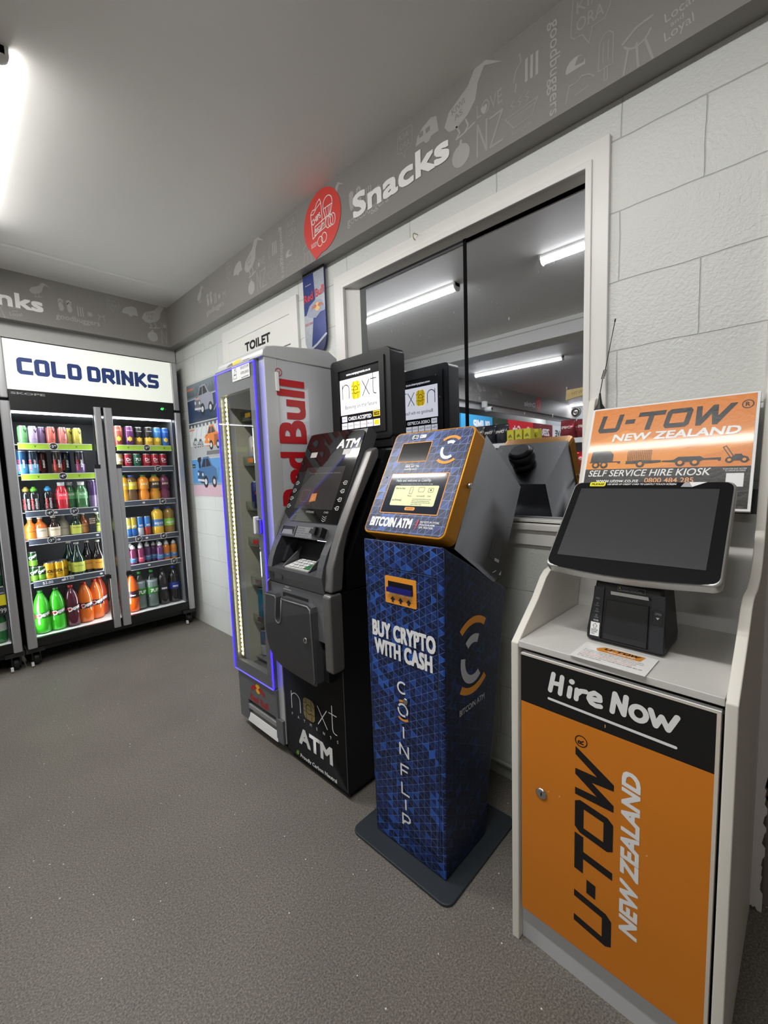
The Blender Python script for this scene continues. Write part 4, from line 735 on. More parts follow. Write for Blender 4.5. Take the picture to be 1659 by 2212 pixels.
# lit topper, both faces
TP = thing('sign_topper', (1.30, 1.32, 1.33), 'black lit sign box above the cash machine reading Banking on the future', 'sign')
TK = mat('topper_black', (24,24,25), .42)
xa, xb2, ta, tb, tz0, tz1 = 1.258, 1.345, 1.146, 1.510, 1.365, 1.722
m = MB(); m.prism(rrect(-tb, tz0, -ta, tz1, .022), (xa,0,0), (0,-1,0), (0,0,1), xb2-xa, TK); m.box(xa+.006, xb2-.002, 1.152, 1.504, 1.332, tz0+.03, TK); m.build('case', TP, bevel=.004)
SB = emit('topper_light', (250,250,255), .62); SD = mat('topper_print', (22,22,24), .3); SY = emit('topper_yellow', (240,205,30), .55); SWH = emit('topper_white', (240,240,246), .55)
def face(P, m):
    m.frame([(.03,.03),(.334,.03),(.334,.327),(.03,.327)], [(.058,.046),(.306,.046),(.306,.306),(.058,.306)], lambda x, y, e=0.: P(x, y, e=e+.006), .006, TK)
    m.rect(P, .05, .045, .314, .31, SD, e=.0003); m.rect(P, .062, .118, .302, .268, SB, e=.0008)
    m.text(P, 'www.nextpayments.co.nz', .105, .281, .011, SWH, w=.15, e=.0009, bold=.03)
    nextlogo(m, lambda x, y, e=0.: P(x, y, e=e+.0011), .078, .186, .0605, BLK, SY, mat('topper_line', (70,60,20), .4), .06)
    m.text(P, 'Banking on the future', .092, .142, .0155, mat('topper_grey', (60,60,64), .4), w=.195, e=.0013)
    m.text(P, 'CARDS ACCEPTED', .11, .092, .0155, SWH, w=.142, e=.0013, bold=.03); m.rect(P, .068, .088, .102, .112, SWH, e=.0009); m.text(P, 'VISA', .071, .096, .008, mat('visa_blue', (40,80,170), .4), e=.0012)
    m.rect(P, .262, .094, .302, .116, SY, e=.0009); m.rect(P, .266, .098, .298, .112, SD, e=.0012); m.text(P, 'CASH', .267, .101, .008, SY, w=.03, e=.0015)
    for i in range(6): m.rect(P, .066+.0395*i, .056, .102+.0395*i, .083, SWH, e=.0009)
    for i, (s, c) in enumerate((('Visa',(60,90,170)),('Debit',(150,150,160)),('Plus',(150,160,90)),('Cirrus',(170,60,60)),('bnz',(40,60,140)),('pay',(90,140,30)))): m.text(P, s, .07+.0395*i, .066, .009, mat('ink_%d_%d_%d' % c, c, .4), w=.027, e=.0012)
    m.rect(P, .066+.0395*5+.006, .06, .102+.0395*5-.004, .08, SY, e=.0013)
m = MB(); face(plane((xa, tb, tz0), eps=0), m); m.build('sign_face', TP)
m = MB(); face(plane((xb2, ta, tz0), u=(0,1,0), eps=0), m); m.build('sign_face', TP)
# ================================================================ blue coin machine
def triangles(name, base, bright, line, s, mode):
    """triangular mosaic on the surface's own map: mode 0 = right triangles, 1 = upright equilateral"""
    m, nt, b = nodes(name); L = nt.links.new; N = nt.nodes.new
    def M(op, a, c=None, d=None):
        n = N('ShaderNodeMath'); n.operation = op
        for i, q in enumerate((a, c, d)):
            if q is None: continue
            if hasattr(q, 'is_output'): L(q, n.inputs[i])
            else: n.inputs[i].default_value = q
        return n.outputs[0]
    uv = N('ShaderNodeUVMap'); uv.uv_map = 'map'; sp = N('ShaderNodeSeparateXYZ'); L(uv.outputs[0], sp.inputs[0])
    a = M('DIVIDE', sp.outputs[0], s); bb = M('DIVIDE', sp.outputs[1], s*(1 if mode == 0 else 1.15))
    if mode: bb = M('MULTIPLY_ADD', a, .5, bb)
    fa, fb = M('FRACT', a), M('FRACT', bb); ia, ib = M('FLOOR', a), M('FLOOR', bb)
    dg = M('SUBTRACT', fa, fb); tri = M('GREATER_THAN', dg, 0.)
    cb = N('ShaderNodeCombineXYZ'); L(ia, cb.inputs[0]); L(ib, cb.inputs[1]); L(tri, cb.inputs[2])
    wn = N('ShaderNodeTexWhiteNoise'); wn.noise_dimensions = '3D'; L(cb.outputs[0], wn.inputs[0])
    n2 = N('ShaderNodeTexNoise'); n2.inputs['Scale'].default_value = .35; L(cb.outputs[0], n2.inputs['Vector'])
    v = M('MULTIPLY_ADD', M('SUBTRACT', n2.outputs['Fac'], .5), 1.1, wn.outputs[0])
    r = N('ShaderNodeValToRGB'); e = r.color_ramp.elements; e[0].position = .2; e[0].color = (*lin(base[0]), 1); e[1].position = 1.; e[1].color = (*lin(bright), 1); q = e.new(.8); q.color = (*lin(base[1]), 1); L(v, r.inputs[0])
    def near(f): return M('LESS_THAN', M('MINIMUM', f, M('SUBTRACT', 1., f)), .026)
    ln = M('MAXIMUM', M('MAXIMUM', near(fa), near(fb)), M('LESS_THAN', M('ABSOLUTE', dg), .03))
    n3 = N('ShaderNodeTexNoise'); n3.inputs['Scale'].default_value = .5; L(cb.outputs[0], n3.inputs['Vector']); ls = M('MULTIPLY', ln, M('MULTIPLY', n3.outputs['Fac'], M('MULTIPLY', n3.outputs['Fac'], 2.2)))
    mx = N('ShaderNodeMix'); mx.data_type = 'RGBA'; L(ls, mx.inputs['Factor']); L(r.outputs[0], mx.inputs['A']); mx.inputs['B'].default_value = (*lin(line), 1); L(mx.outputs['Result'], b.inputs['Base Color'])
    b.inputs['Roughness'].default_value = .34; b.inputs['Specular IOR Level'].default_value = .4
    return m
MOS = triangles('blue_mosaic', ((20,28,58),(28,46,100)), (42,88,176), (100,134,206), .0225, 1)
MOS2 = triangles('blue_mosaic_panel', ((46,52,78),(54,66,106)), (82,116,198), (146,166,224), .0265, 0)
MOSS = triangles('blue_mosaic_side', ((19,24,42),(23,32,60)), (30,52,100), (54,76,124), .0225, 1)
GD = mat('gold_rim', (196,132,16), .33, .35); ORG = mat('logo_orange', (238,156,46), .45); CB = mat('coin_black', (21,21,22), .45, bump=.08, bscale=400); PL = mat('base_plate', (44,50,56), .5); NAV = mat('navy_edge', (18,24,48), .4)
t = thing('bitcoin_machine', (1.10, .84, 0), 'blue mosaic kiosk for buying coins on a grey base plate', 'kiosk')
m = MB(); m.prism(rrect(.874,.640,1.283,1.046,.03,6), (0,0,.010), (1,0,0), (0,1,0), .010, PL); m.build('base_plate', t, bevel=.003)
# tapering pedestal
bot = dict(x0=.932, x1=1.16, y0=.691, y1=.982); top = dict(x0=.932, x1=1.287, y0=.674, y1=.991)
def rz(y, z): k = (z-.01)/1.0; return y
B4 = [V((.934,.982,.01)), V((.934,.691,.01)), V((1.16,.691,.01)), V((1.16,.982,.01))]
m = MB(); zt = 1.024
F = [V((.932,.991,zt)), V((.932,.674,zt)), V((1.287,.6772,.832)), V((1.287,.9893,.832))]
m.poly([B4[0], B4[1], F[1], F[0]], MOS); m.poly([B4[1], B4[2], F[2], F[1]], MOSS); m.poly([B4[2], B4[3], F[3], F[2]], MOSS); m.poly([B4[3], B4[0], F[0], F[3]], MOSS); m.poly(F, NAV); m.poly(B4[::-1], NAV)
# weld the corners so that the edges round off
def weld(m):
    key = {}; new = []; idx = []
    for p in m.v:
        k = tuple(round(c, 5) for c in p)
        if k not in key: key[k] = len(new); new.append(p)
        idx.append(key[k])
    m.v = new; m.f = [tuple(idx[i] for i in f) for f in m.f]
weld(m); m.build('pedestal', t, bevel=.007, segs=3, uv=True)
# front service door with its print
P = plane((.9318, 0, 0), v=(-.0018,0,1), eps=.0006)
d = MB(); ol = [(-.974,.06),(-.706,.105),(-.699,.938),(-.974,.938)]
ol = [(-.972,.075),(-.708,.075),(-.698,.938),(-.974,.938)]
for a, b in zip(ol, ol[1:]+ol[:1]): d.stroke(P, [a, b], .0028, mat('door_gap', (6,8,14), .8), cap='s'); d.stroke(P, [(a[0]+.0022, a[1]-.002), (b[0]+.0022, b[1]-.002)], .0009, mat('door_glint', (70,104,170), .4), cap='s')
C_ = lambda s, x, y, h, w: d.text(P, s, x, y, h, WPRINT, w=w, bold=.045, e=.0006, spacing=1.06)
C_('BUY CRYPTO', -.960, .712, .050, .254); C_('WITH CASH', -.953, .654, .049, .234)
def L_(pts, w=.0062, mt=WPRINT): d.stroke(P, pts, w, mt, cap='b', e=.0006)
cx = -.839
L_([(cx+.018*math.cos(math.radians(a)), .567+.0175*math.sin(math.radians(a))) for a in range(50, 311, 20)])
L_(arc(cx,.495,.019,-40,150,10)); L_(arc(cx,.495,.019,170,300,8)); L_(arc(cx,.494,.030,55,118,6), .007, ORG); L_(arc(cx,.494,.032,235,310,7), .007, ORG)
L_([(cx,.440),(cx,.402)]); L_([(cx-.017,.342),(cx-.017,.380),(cx+.017,.342),(cx+.017,.380)])
L_([(cx-.015,.272),(cx-.015,.31),(cx+.017,.31)]); L_([(cx-.015,.292),(cx+.012,.292)]); L_([(cx-.014,.25),(cx-.014,.213),(cx+.017,.213)]); L_([(cx,.196),(cx,.160)])
L_([(cx-.014,.105),(cx-.014,.142),(cx+.008,.142),(cx+.016,.136),(cx+.016,.127),(cx+.008,.12),(cx-.008,.12)]); L_([(cx-.008,.12),(cx-.008,.112)])
d.build('service_door', t)
o = MB(); o.lathe([(.0085,0),(.0095,.003),(.008,.010),(.004,.011),(0,.011)], CHROME, c=(.921,.822,.532), axis='x', seg=16); o.build('door_lock', t)
# note slot
s = MB(); Po = plane((.9295, 0, 0)); s.prism(rrect(-.897,.829,-.773,.914,.004), (.9298,0,0), (0,-1,0), (0,0,1), .003, ORG)
s.rect(Po, -.884, .866, -.785, .899, mat('slot_dark', (8,9,20), .3)); s.box(.918,.9298,.787,.882,.868,.882, mat('slot_blue', (26,30,120), .25)); s.text(Po, 'INSERT CASH HERE', -.886, .856, .008, mat('slot_print', (246,226,180), .5), w=.10, bold=.02)
for k in range(3): x = -.870+.032*k; s.shape(Po, [(x,.835),(x+.008,.835),(x+.008,.842),(x+.014,.842),(x+.004,.853),(x-.006,.842),(x,.842)], mat('mosaic_ink', (26,34,66), .4), e=.0003)
s.build('note_slot', t)
# logo on the side
Ps = plane((0,.678,0), u=(1,0,0), v=(0,.016,1), eps=.0006); SD_ = MB()
off = lambda z: z
def ring(mb, P, cx, cy, r0, r1, a0, a1, mt, ry=1., n=14, e=0.):
    o = arc(cx, cy, r1, a0, a1, n, r1*ry); i = arc(cx, cy, r0, a0, a1, n, r0*ry); mb.shape(P, o + i[::-1], mt, e=e)
Psd = lambda x, y, e=0.: V((x, .691-.017*(y-.01)/1.014-.0012-e, y))
ring(SD_, Psd, 1.082, .667, .098, .120, 52, 128, ORG); ring(SD_, Psd, 1.082, .667, .100, .122, 232, 308, ORG)
SIL = mat('logo_silver', (196,198,206), .4); ring(SD_, Psd, 1.082, .655, .046, .070, 62, 128, SIL, 1.1); ring(SD_, Psd, 1.082, .655, .046, .070, 165, 305, SIL, 1.1)
SD_.text(Psd, 'BITCOIN ATM', 1.006, .499, .018, SIL, w=.142, bold=.02); SD_.build('side_print', t)
# upper cabinet
ua, ub = .672, .990
h = MB(); pr = [(.985,1.01),(1.165,1.335),(1.393,1.165),(1.247,.876),(1.20,.868)]
h.loft([[(x, y, z) for x, z in pr] for y in (ua+.003, ub-.003)], CB)
h.box(1.19,1.215,ua+.001,ua+.004,.90,.905, CB); Ph = plane((0,ua+.0028,0), u=(1,0,0))
h.shape(Ph, [(1.17,.955),(1.235,.925),(1.262,.985),(1.2,1.01)], mat('rating_plate', (50,50,52), .5)); h.shape(Ph, [(1.205,.938),(1.232,.926),(1.236,.934),(1.209,.946)], mat('paper_white', (214,214,212), .5), e=.0003); h.text(Ph, 'CF 0471', 1.208, .938, .005, BLK, rot=-24, e=.0006)
h.shape(Ph, [(1.232,.886),(1.246,.882),(1.25,.896)], mat('paper_white', (0,0,0)))
hd = h.build('head_cabinet', t, bevel=.012, segs=3)
# cable socket and plug on the back
q = V((1.393-1.165,0,1.165-1.335)).normalized(); nb = V((.6,0,.8)).normalized(); c0 = V((1.30,.80,1.235))
g = MB(); g.tube([c0, c0+nb*.03], .048, BLACK, seg=20); g.tube([c0+nb*.03, c0+nb*.035], .042, BLACK, seg=20); g.tube([c0+nb*.035, c0+nb*.07], .052, BLACK, seg=20); g.tube([c0+nb*.07, c0+nb*.085], [.05,.036], BLACK, seg=20); g.build('back_knob', hd)
# gold rimmed front
P0 = V((.932,.990,1.042)); v = V((.180,0,.316)).normalized(); nn = V((0,-1,0)).cross(v)
f = MB(); f.prism(rrect(0,0,.318,.366,.022,6), P0 + nn*.002, (0,-1,0), v, .060, GD, smooth=False); f.build('gold_rim', t, bevel=.003)
f = MB(); f.prism(rrect(.006,.006,.312,.360,.018,6), P0 + nn*.0035, (0,-1,0), v, .002, MOS2); Pn = plane(P0 + nn*.0035, v=v)
def win(x0, y0, x1, y1, mt):
    f.shape(Pn, rrect(x0-.003, y0-.003, x1+.003, y1+.003, .003, 2), ORG, e=.0002); f.rect(Pn, x0, y0, x1, y1, mt, e=.0006)
fp = f
win(.050, .252, .168, .320, mat('scan_glass', (22,22,24), .08, coat=.4)); win(.050, .072, .271, .205, mat('coin_screen', (28,36,52), .06, coat=.5))
Ls = emit('screen_pale', (206,210,160), .2); f.shape(Pn, rrect(.079,.096,.251,.164,.005), Ls, e=.0010)
f.text(Pn, 'Hello and welcome to CoinFlip.', .076, .178, .009, mat('screen_pale_ink', (176,184,190), .3), w=.14, e=.0010, bold=.02); f.text(Pn, 'To get started, please choose what you need to do today', .095, .168, .0042, mat('screen_pale_ink', (0,0,0)), w=.13, e=.0010)
INK = mat('screen_ink', (60,62,44), .5); f.text(Pn, 'What You Need', .083, .152, .006, INK, w=.04, e=.0016); f.text(Pn, 'Just Browsing?', .083, .112, .006, INK, w=.04, e=.0016)
f.stroke(Pn, rrect(.145,.136,.156,.159,.002,2), .0009, INK, closed=True, e=.0016); f.stroke(Pn, rrect(.178,.143,.200,.158,.003,2), .0009, INK, closed=True, e=.0016); f.stroke(Pn, rrect(.216,.142,.234,.155,.001,2), .0009, INK, closed=True, e=.0016); f.shape(Pn, circ(.225,.149,.003,8), INK, e=.0016)
for x, s in ((.142,'Phone'),(.178,'Card and ID'),(.219,'Cash')): f.text(Pn, s, x, .127, .0042, INK, e=.0016)
for k in range(4): f.text(Pn, ('You can check rates and limits on our site','before you start your purchase here today','Need any help with your order? Our staff','answer 24 hours a day')[k], .165, .117-.0058*k, .0036, INK, w=(.07,.066,.07,.04)[k], e=.0016)
f.shape(Pn, rrect(.146,.081,.186,.092,.005), ORG, e=.001); f.text(Pn, 'ENGLISH', .153, .084, .0048, mat('screen_brown', (110,80,40), .5), e=.0016, w=.026)
f.text(Pn, 'BITCOIN ATM', .022, .025, .030, WPRINT, w=.17, bold=.05, shear=.03, e=.0006)
NR = mat('alarm_red', (222,60,52), .5); f.stroke(Pn, [(.213,.050),(.211,.034)], .005, NR, e=.0006); f.shape(Pn, circ(.2105,.028,.003,8), NR, e=.0006)
for k, s in enumerate(('NO KEYS IN STORE.','POLICE ALARM.','GPS TRACKER.')): f.text(Pn, s, .222, .044-.0085*k, .006, WPRINT, w=(.068,.055,.052)[k], e=.0006, bold=.02)
f.text(Pn, 'Learn more:', .092, .238, .0055, WPRINT, w=.034, e=.0006); f.text(Pn, '0800 447 756', .092, .229, .008, WPRINT, w=.056, e=.0006, bold=.03); f.text(Pn, 'coinflip.tech', .092, .2195, .008, WPRINT, w=.05, e=.0006, bold=.02)
f.stroke(Pn, rrect(.082,.336,.104,.349,.003,2), .003, WPRINT, closed=True, e=.0006); f.shape(Pn, [(.088,.334),(.098,.334),(.098,.352),(.088,.352)], BLK, e=.001); f.stroke(Pn, circ(.093,.343,.006,10), .002, WPRINT, closed=True, e=.0014); f.shape(Pn, rrect(.112,.337,.138,.350,.003,2), WPRINT, e=.0006); f.text(Pn, 'ID', .115,.341,.006, BLK, e=.001)
ring(f, Pn, .243, .287, .040, .049, 48, 132, ORG, e=.0006); ring(f, Pn, .243, .287, .041, .050, 228, 312, ORG, e=.0006)
ring(f, Pn, .243, .286, .020, .030, 58, 118, WPRINT, 1.1, e=.0006); ring(f, Pn, .243, .286, .020, .030, 160, 310, WPRINT, 1.1, e=.0006)
f.shape(Pn, circ(.027,.195,.003,10), BLK, e=.0006)
f.build('front_panel', t, uv=True)
o = MB(); o.lathe([(0,-.012),(.004,-.012),(.0075,-.010),(.0085,-.004),(.0085,0)], CHROME, c=(1.057,ua-.000,1.185), axis='y', seg=16); o.build('head_lock', t)
# ================================================================ trailer hire kiosk
KW = mat('kiosk_white', (208,206,202), .4, bump=.04, bscale=300); KE = mat('kiosk_edge', (226,222,212), .45); KO = mat('kiosk_orange', (214,126,30), .42, bump=.06, bscale=600); KOD = mat('kiosk_black', (17,17,19), .42)
KX, KY0, KY1 = .940, .047, .482
t = thing('hire_kiosk', (KX, KY1, 0), 'white hire kiosk with an orange door lettered Hire Now', 'kiosk', rz=math.radians(-1.8))
prof = [(0,0),(0,.806),(.108,.892),(.155,.940),(.178,.953),(.205,.957),(.262,.957),(.315,.972),(.348,1.0),(.372,1.04),(.486,1.415),(.492,1.432),(.505,1.440),(.515,1.440),(.515,0)]
for y0, y1 in ((KY1-.019, KY1), (KY0, KY0+.019)):
    m = MB(); pts = [(KX+x, z) for x, z in prof]; m.loft([[(x, y, z) for x, z in pts] for y in (y0, y1)], KE)
    m.build('side_panel', t, bevel=.0025)
ia, ib = KY0+.0195, KY1-.0195
m = MB(); m.box(KX+.001, KX+.50, ia, ib, .797, .813, KW); m.build('shelf_top', t, bevel=.0015)
m = MB(); m.poly([(KX+.37,ib,.813),(KX+.37,ia,.813),(KX+.44,ia,1.10),(KX+.44,ib,1.10)], KW).poly([(KX+.44,ib,1.10),(KX+.44,ia,1.10),(KX+.46,ia,1.16),(KX+.46,ib,1.16)], BLACK); m.box(KX+.38, KX+.50, ia, ib, .06, .797, KW); m.build('back_panel', t)
m = MB(); m.box(KX+.02, KX+.04, ia, ib, .0, .10, mat('kick_grey', (196,197,200), .35)); m.build('plinth', t)
P = plane((KX+.0012, KY1, 0), eps=.0004)   # x from the outer left face
m = MB(); m.prism([(.026,.104),(.411,.104),(.411,.785),(.026,.785)], (KX+.0012, KY1, 0), (0,-1,0), (0,0,1), .016, KOD, WPRINT)
m.rect(P, .027, .105, .410, .664, KO, e=.0002)
m.rect(P, .405, .105, .411, .785, mat('door_edging', (214,204,190), .4), e=.0006); m.rect(P, .026, .781, .411, .785, mat('door_edging', (0,0,0)), e=.0006)
def hw(pts, w=.0105, c=False): m.stroke(P, [(x, z) for x, z in pts], w, WPRINT, closed=c, e=.0006)
# Hire Now, brushed by hand
hw([(.099,.715),(.107,.757)]); hw([(.122,.715),(.127,.756)]); hw([(.103,.735),(.124,.737)]); hw([(.142,.716),(.145,.737)]); hw([(.148,.752),(.149,.753)], .012)
hw([(.158,.716),(.160,.738)]); hw([(.160,.728),(.168,.738),(.179,.740)]); hw([(.188,.728),(.208,.731),(.207,.740),(.197,.744),(.188,.738),(.185,.727),(.190,.719),(.200,.716),(.209,.718)])
hw([(.232,.716),(.237,.757),(.254,.718),(.258,.757)]); hw(arc(.281,.731,.0135,0,350,14,.0145), c=True); hw([(.302,.747),(.311,.718),(.321,.740),(.332,.718),(.346,.749)])
hw([(.096,.694),(.345,.688)], .006)
# U-TOW reading upwards: local x runs up the door, local y runs towards the opening edge
def up(P): return lambda x, y, e=0.: P(.238-y, x, e=e)
U = up(P)
def utow(mb, U, x, y, k, ink, e=0., f=1.):
    """block italic wordmark, k = cap height"""
    sh = .22
    def S(pts): mb.shape(U, [(x+(a+sh*b)*k*f, y+b*k) for a, b in pts], ink, e=e)
    S([(0,1),(.26,1),(.26,.24),(.98,.24),(.98,1),(1.24,1),(1.24,.14),(1.10,0),(.14,0),(0,.14)])
    S([(1.46,.42),(1.98,.42),(1.98,.66),(1.46,.66)])
    S([(2.1,1),(3.5,1),(3.5,.76),(2.95,.76),(2.95,0),(2.67,0),(2.67,.76),(2.1,.76)])
    o = [(3.6,.14),(3.74,0),(4.7,0),(4.84,.14),(4.84,.86),(4.7,1),(3.74,1),(3.6,.86)]; i = [(3.86,.24),(4.58,.24),(4.58,.76),(3.86,.76)]
    tr = lambda q: [(x+(a+sh*b)*k*f, y+b*k) for a, b in q]; mb.shape(U, tr(o), ink, e=e, holes=[tr(i)])
    S([(4.96,1),(5.22,1),(5.36,.42),(5.72,1),(5.94,1),(6.08,.42),(6.46,1),(6.76,1),(6.16,0),(5.94,0),(5.76,.56),(5.42,0),(5.18,0)])
U2 = lambda x, y, e=0.: P(.239-y, .148+(x)*1.0, e=e)
k = .0805
class Sc: pass
def Ux(x, y, e=0.): return P(.2385-y, .159+x*.794, e=e)
utow(m, Ux, 0, 0, k, BLK, e=.0006)
m.stroke(P, circ(.170,.621,.0125,20), .0022, BLK, closed=True, e=.0006); m.text(P, 'R', .1755, .614, .013, BLK, rot=90, e=.0006, bold=.03)
m.text(P, 'NEW ZEALAND', .2865, .222, .0335, WPRINT, w=.372, rot=90, shear=.2, bold=.05, e=.0006)
for a, b in ((.094,.458),(.12,.46),(.30,.43)): m.shape(P, [(a,b),(a+.004,b+.002),(a+.003,b+.006)], mat('chip_mark', (236,190,130), .7), e=.0006)
m.stroke(P, [(.219,.681),(.219,.675)], .0015, mat('chip_mark', (0,0,0)), e=.0008)
d = m.build('cupboard_door', t)
o = MB(); o.lathe([(.0135,0),(.014,-.002),(.0095,-.004),(.006,-.003),(0,-.003)], CHROME, c=(KX+.0005, KY1-.079, .446), axis='x', seg=18); o.box(KX-.004, KX-.0028, KY1-.0795, KY1-.0785, .441, .451, BLK); o.build('door_lock', d)
# tilted sign
xt, zt, xb, zb = 1.398, 1.397, 1.283, 1.115; v = V((xt-xb,0,zt-zb)).normalized(); L = math.hypot(xt-xb, zt-zb); S0 = V((xb, KY1-.026, zb))
s = MB(); s.prism([(0,0),(.383,0),(.383,L),(0,L)], S0, (0,-1,0), v, .010, WPRINT); P = plane(S0, v=v, eps=.0004)
def gloss_mat(n, c):
    m_ = mat(n, c, .34, spec=.3, coat=.22, bump=.3, bscale=90); return m_
SO = gloss_mat('sign_orange', (238,146,36)); SO2 = gloss_mat('sign_amber', (226,132,40)); SK = gloss_mat('sign_ink', (34,32,30))
s.rect(P, .006, .006, .377, L-.004, SO); s.rect(P, .006, .006, .377, .112, SK, e=.0004); s.shape(P, [(.006,L-.004),(.377,L-.004),(.377,L-.09),(.25,L-.14),(.10,L-.075),(.006,L-.11)], SO2, e=.0002); s.shape(P, [(.18,.112),(.377,.17),(.377,.112)], SO2, e=.0002)
utow(s, P, .022, L-.079, .054, SK, e=.0008, f=.85)
s.stroke(P, circ(.361,L-.032,.0105,18), .0022, SK, closed=True, e=.0008); s.text(P, 'R', .3565, L-.0375, .011, SK, e=.0008, bold=.02)
s.text(P, 'NEW ZEALAND', .066, L-.108, .0215, gloss_mat('sign_white_gloss', (240,240,238)), w=.285, shear=.2, bold=.045, e=.0008)
b0 = .122
def tr(pts, dx): s.shape(P, [(a+dx, b0+b) for a, b in pts], SK, e=.0006)
tr([(.0,.012),(.0,.010),(.075,.010),(.075,.006),(.082,.006),(.082,.013),(.062,.013),(.062,.034),(.052,.046),(.004,.046),(.002,.012)], .014)
tr([(0,.012),(0,.004),(.062,.004),(.084,.006),(.084,.012)], .110); 
for q in range(14): s.stroke(P, [(.113+q*.0044, b0+.012),(.113+q*.0044, b0+.042)], .0009, SK, e=.0006, cap='b')
for q in range(7): s.stroke(P, [(.113, b0+.014+q*.0046),(.171, b0+.014+q*.0046)], .0009, SK, e=.0006, cap='b')
tr([(0,.010),(0,.007),(.03,.004),(.082,.004),(.088,.008),(.118,.008),(.118,.005),(.124,.005),(.124,.014),(.09,.013),(.082,.019),(.036,.019),(.026,.011)], .196)
for cx in (.032,.054,.146,.237,.268): s.shape(P, circ(cx, b0+.003, .0105, 16), SK, e=.0009); s.shape(P, circ(cx, b0+.003, .0052, 12), SO, e=.0013)
for cx in (.340,.368): s.shape(P, circ(cx-.004, b0+.006, .008, 14), SK, e=.0009); s.shape(P, circ(cx-.004, b0+.006, .0038, 10), SO, e=.0013)
tr([(0,.004),(0,.012),(.006,.018),(.008,.021),(.02,.021),(.022,.017),(.032,.013),(.036,.004)], .338); s.stroke(P, [(.338,b0+.012),(.322,b0+.040),(.328,b0+.043),(.344,b0+.014)], .002, SK, e=.0006)
s.text(P, 'SELF SERVICE HIRE KIOSK', .016, .090, .0185, WPRINT, w=.285, shear=.2, e=.0008, bold=.015); s.text(P, 'www.utow.co.nz', .040, .071, .012, WPRINT, w=.108, e=.0008, bold=.015); s.text(P, '0800 484 285', .162, .0705, .0135, mat('sign_phone', (232,150,60), .3), w=.108, e=.0008, bold=.01)
s.text(P, 'SCAN FOR EASY ACCESS', .326, .1035, .0035, WPRINT, w=.044, e=.0008); s.text(P, 'TO ONLINE BOOKING', .330, .0985, .0035, WPRINT, w=.038, e=.0008)
s.rect(P, .333, .060, .366, .094, WPRINT, e=.0006)
s.lathe([(.002,0),(.002,.001),(0,.001)], CHROME, c=tuple(P(.355,.022)), seg=8)
s.build('sign_board', t)
# ---------------------------------------------------------------- touch monitor, printer, card, aerial
MD = thing('touch_monitor', (1.10, .25, .813), 'black touch screen with a silver rim on the hire kiosk shelf', 'monitor', rz=math.radians(-.5))
MS = mat('monitor_silver', (190,190,188), .3, .6); v = V((.195,0,.187)).normalized(); O = V((1.0,.4225,1.0)); n_ = V((0,-1,0)).cross(v); W, Hh = .340, .272
def outl(g): return arc(W-.018-g,.012+g,.018,-80,0,4)+arc(W-.018-g,Hh-.018-g,.018,0,90,4)+arc(.018+g,Hh-.018-g,.018,90,180,4)+arc(.018+g,.012+g,.018,180,262,4)+[(W*f,-.012*math.sin(PI*f)+g*.4-.003) for f in (.1,.25,.4,.5,.6,.75,.9)]
m = MB(); m.prism(outl(0), O, (0,-1,0), v, .028, MS, smooth=False); m.build('housing', MD, bevel=.005, segs=3)
m = MB(); m.prism(outl(.0045), O + n_*.0012, (0,-1,0), v, .003, mat('monitor_bezel', (20,20,23), .12)); Pm = plane(O + n_*.0012, v=v)
m.rect(Pm, .022, .028, .312, .246, mat('monitor_screen', (58,59,62), .25, coat=.15), e=.0002)
m.shape(Pm, rrect(.040,.2535,.078,.2685,.004), mat('please_yellow', (240,232,50), .4), e=.0003); m.text(Pm, 'PLEASE', .044, .2575, .0065, BLK, w=.030, shear=.2, bold=.03, e=.0007); m.text(Pm, 'USE EDGE OF CREDIT CARD TO LIGHTLY TOUCH SCREEN', .082, .258, .0055, WPRINT, w=.148, shear=.15, bold=.02, e=.0003)
m.shape(Pm, [(.240,.252),(.246,.266),(.282,.267),(.262,.2515)], mat('card_picture', (200,200,204), .3, .4), e=.0003); m.shape(Pm, [(.262,.2515),(.255,.2665),(.288,.2665)], WPRINT, e=.0006)
m.build('screen', MD)
m = MB(); m.loft([[V((x, y, z)) for x, y, z in ((1.17,.36,1.10),(1.17,.14,1.10),(1.20,.14,1.10),(1.20,.36,1.10))], [V((x, y, z)) for x, y, z in ((1.20,.30,.96),(1.20,.22,.96),(1.235,.22,.96),(1.235,.30,.96))], [V((x, y, z)) for x, y, z in ((1.20,.30,.83),(1.20,.22,.83),(1.235,.22,.83),(1.235,.30,.83))]], BLACK); m.box(1.195,1.29,.22,.33,.8135,.83, BLACK); m.build('stand', MD, bevel=.004)
PT = thing('receipt_printer', (1.10, .257, .813), 'black receipt printer with paper showing under the touch screen', 'printer', rz=math.radians(-2.5))
pb = mat('printer_black', (24,24,26), .42, bump=.05, bscale=600); px, pya, pyb = 1.046, .178, .341
m = MB(); m.loft([[(px,pyb,.815),(px,pya,.815),(px+.12,pya,.815),(px+.12,pyb,.815)], [(px+.004,pyb,.84),(px+.004,pya,.84),(px+.12,pya-.002,.84),(px+.12,pyb+.002,.84)], [(px+.028,pyb-.012,.955),(px+.028,pya+.010,.955),(px+.12,pya+.010,.955),(px+.12,pyb-.012,.955)], [(px+.045,pyb-.018,.968),(px+.045,pya+.016,.968),(px+.115,pya+.016,.968),(px+.115,pyb-.018,.968)]], pb)
m.build('body', PT, bevel=.008, segs=3)
vf = V((.024,0,.115)).normalized(); F0 = V((px+.003, pyb-.003, .836)); nf = V((0,-1,0)).cross(vf); Pf = plane(F0 + nf*.003, v=vf)
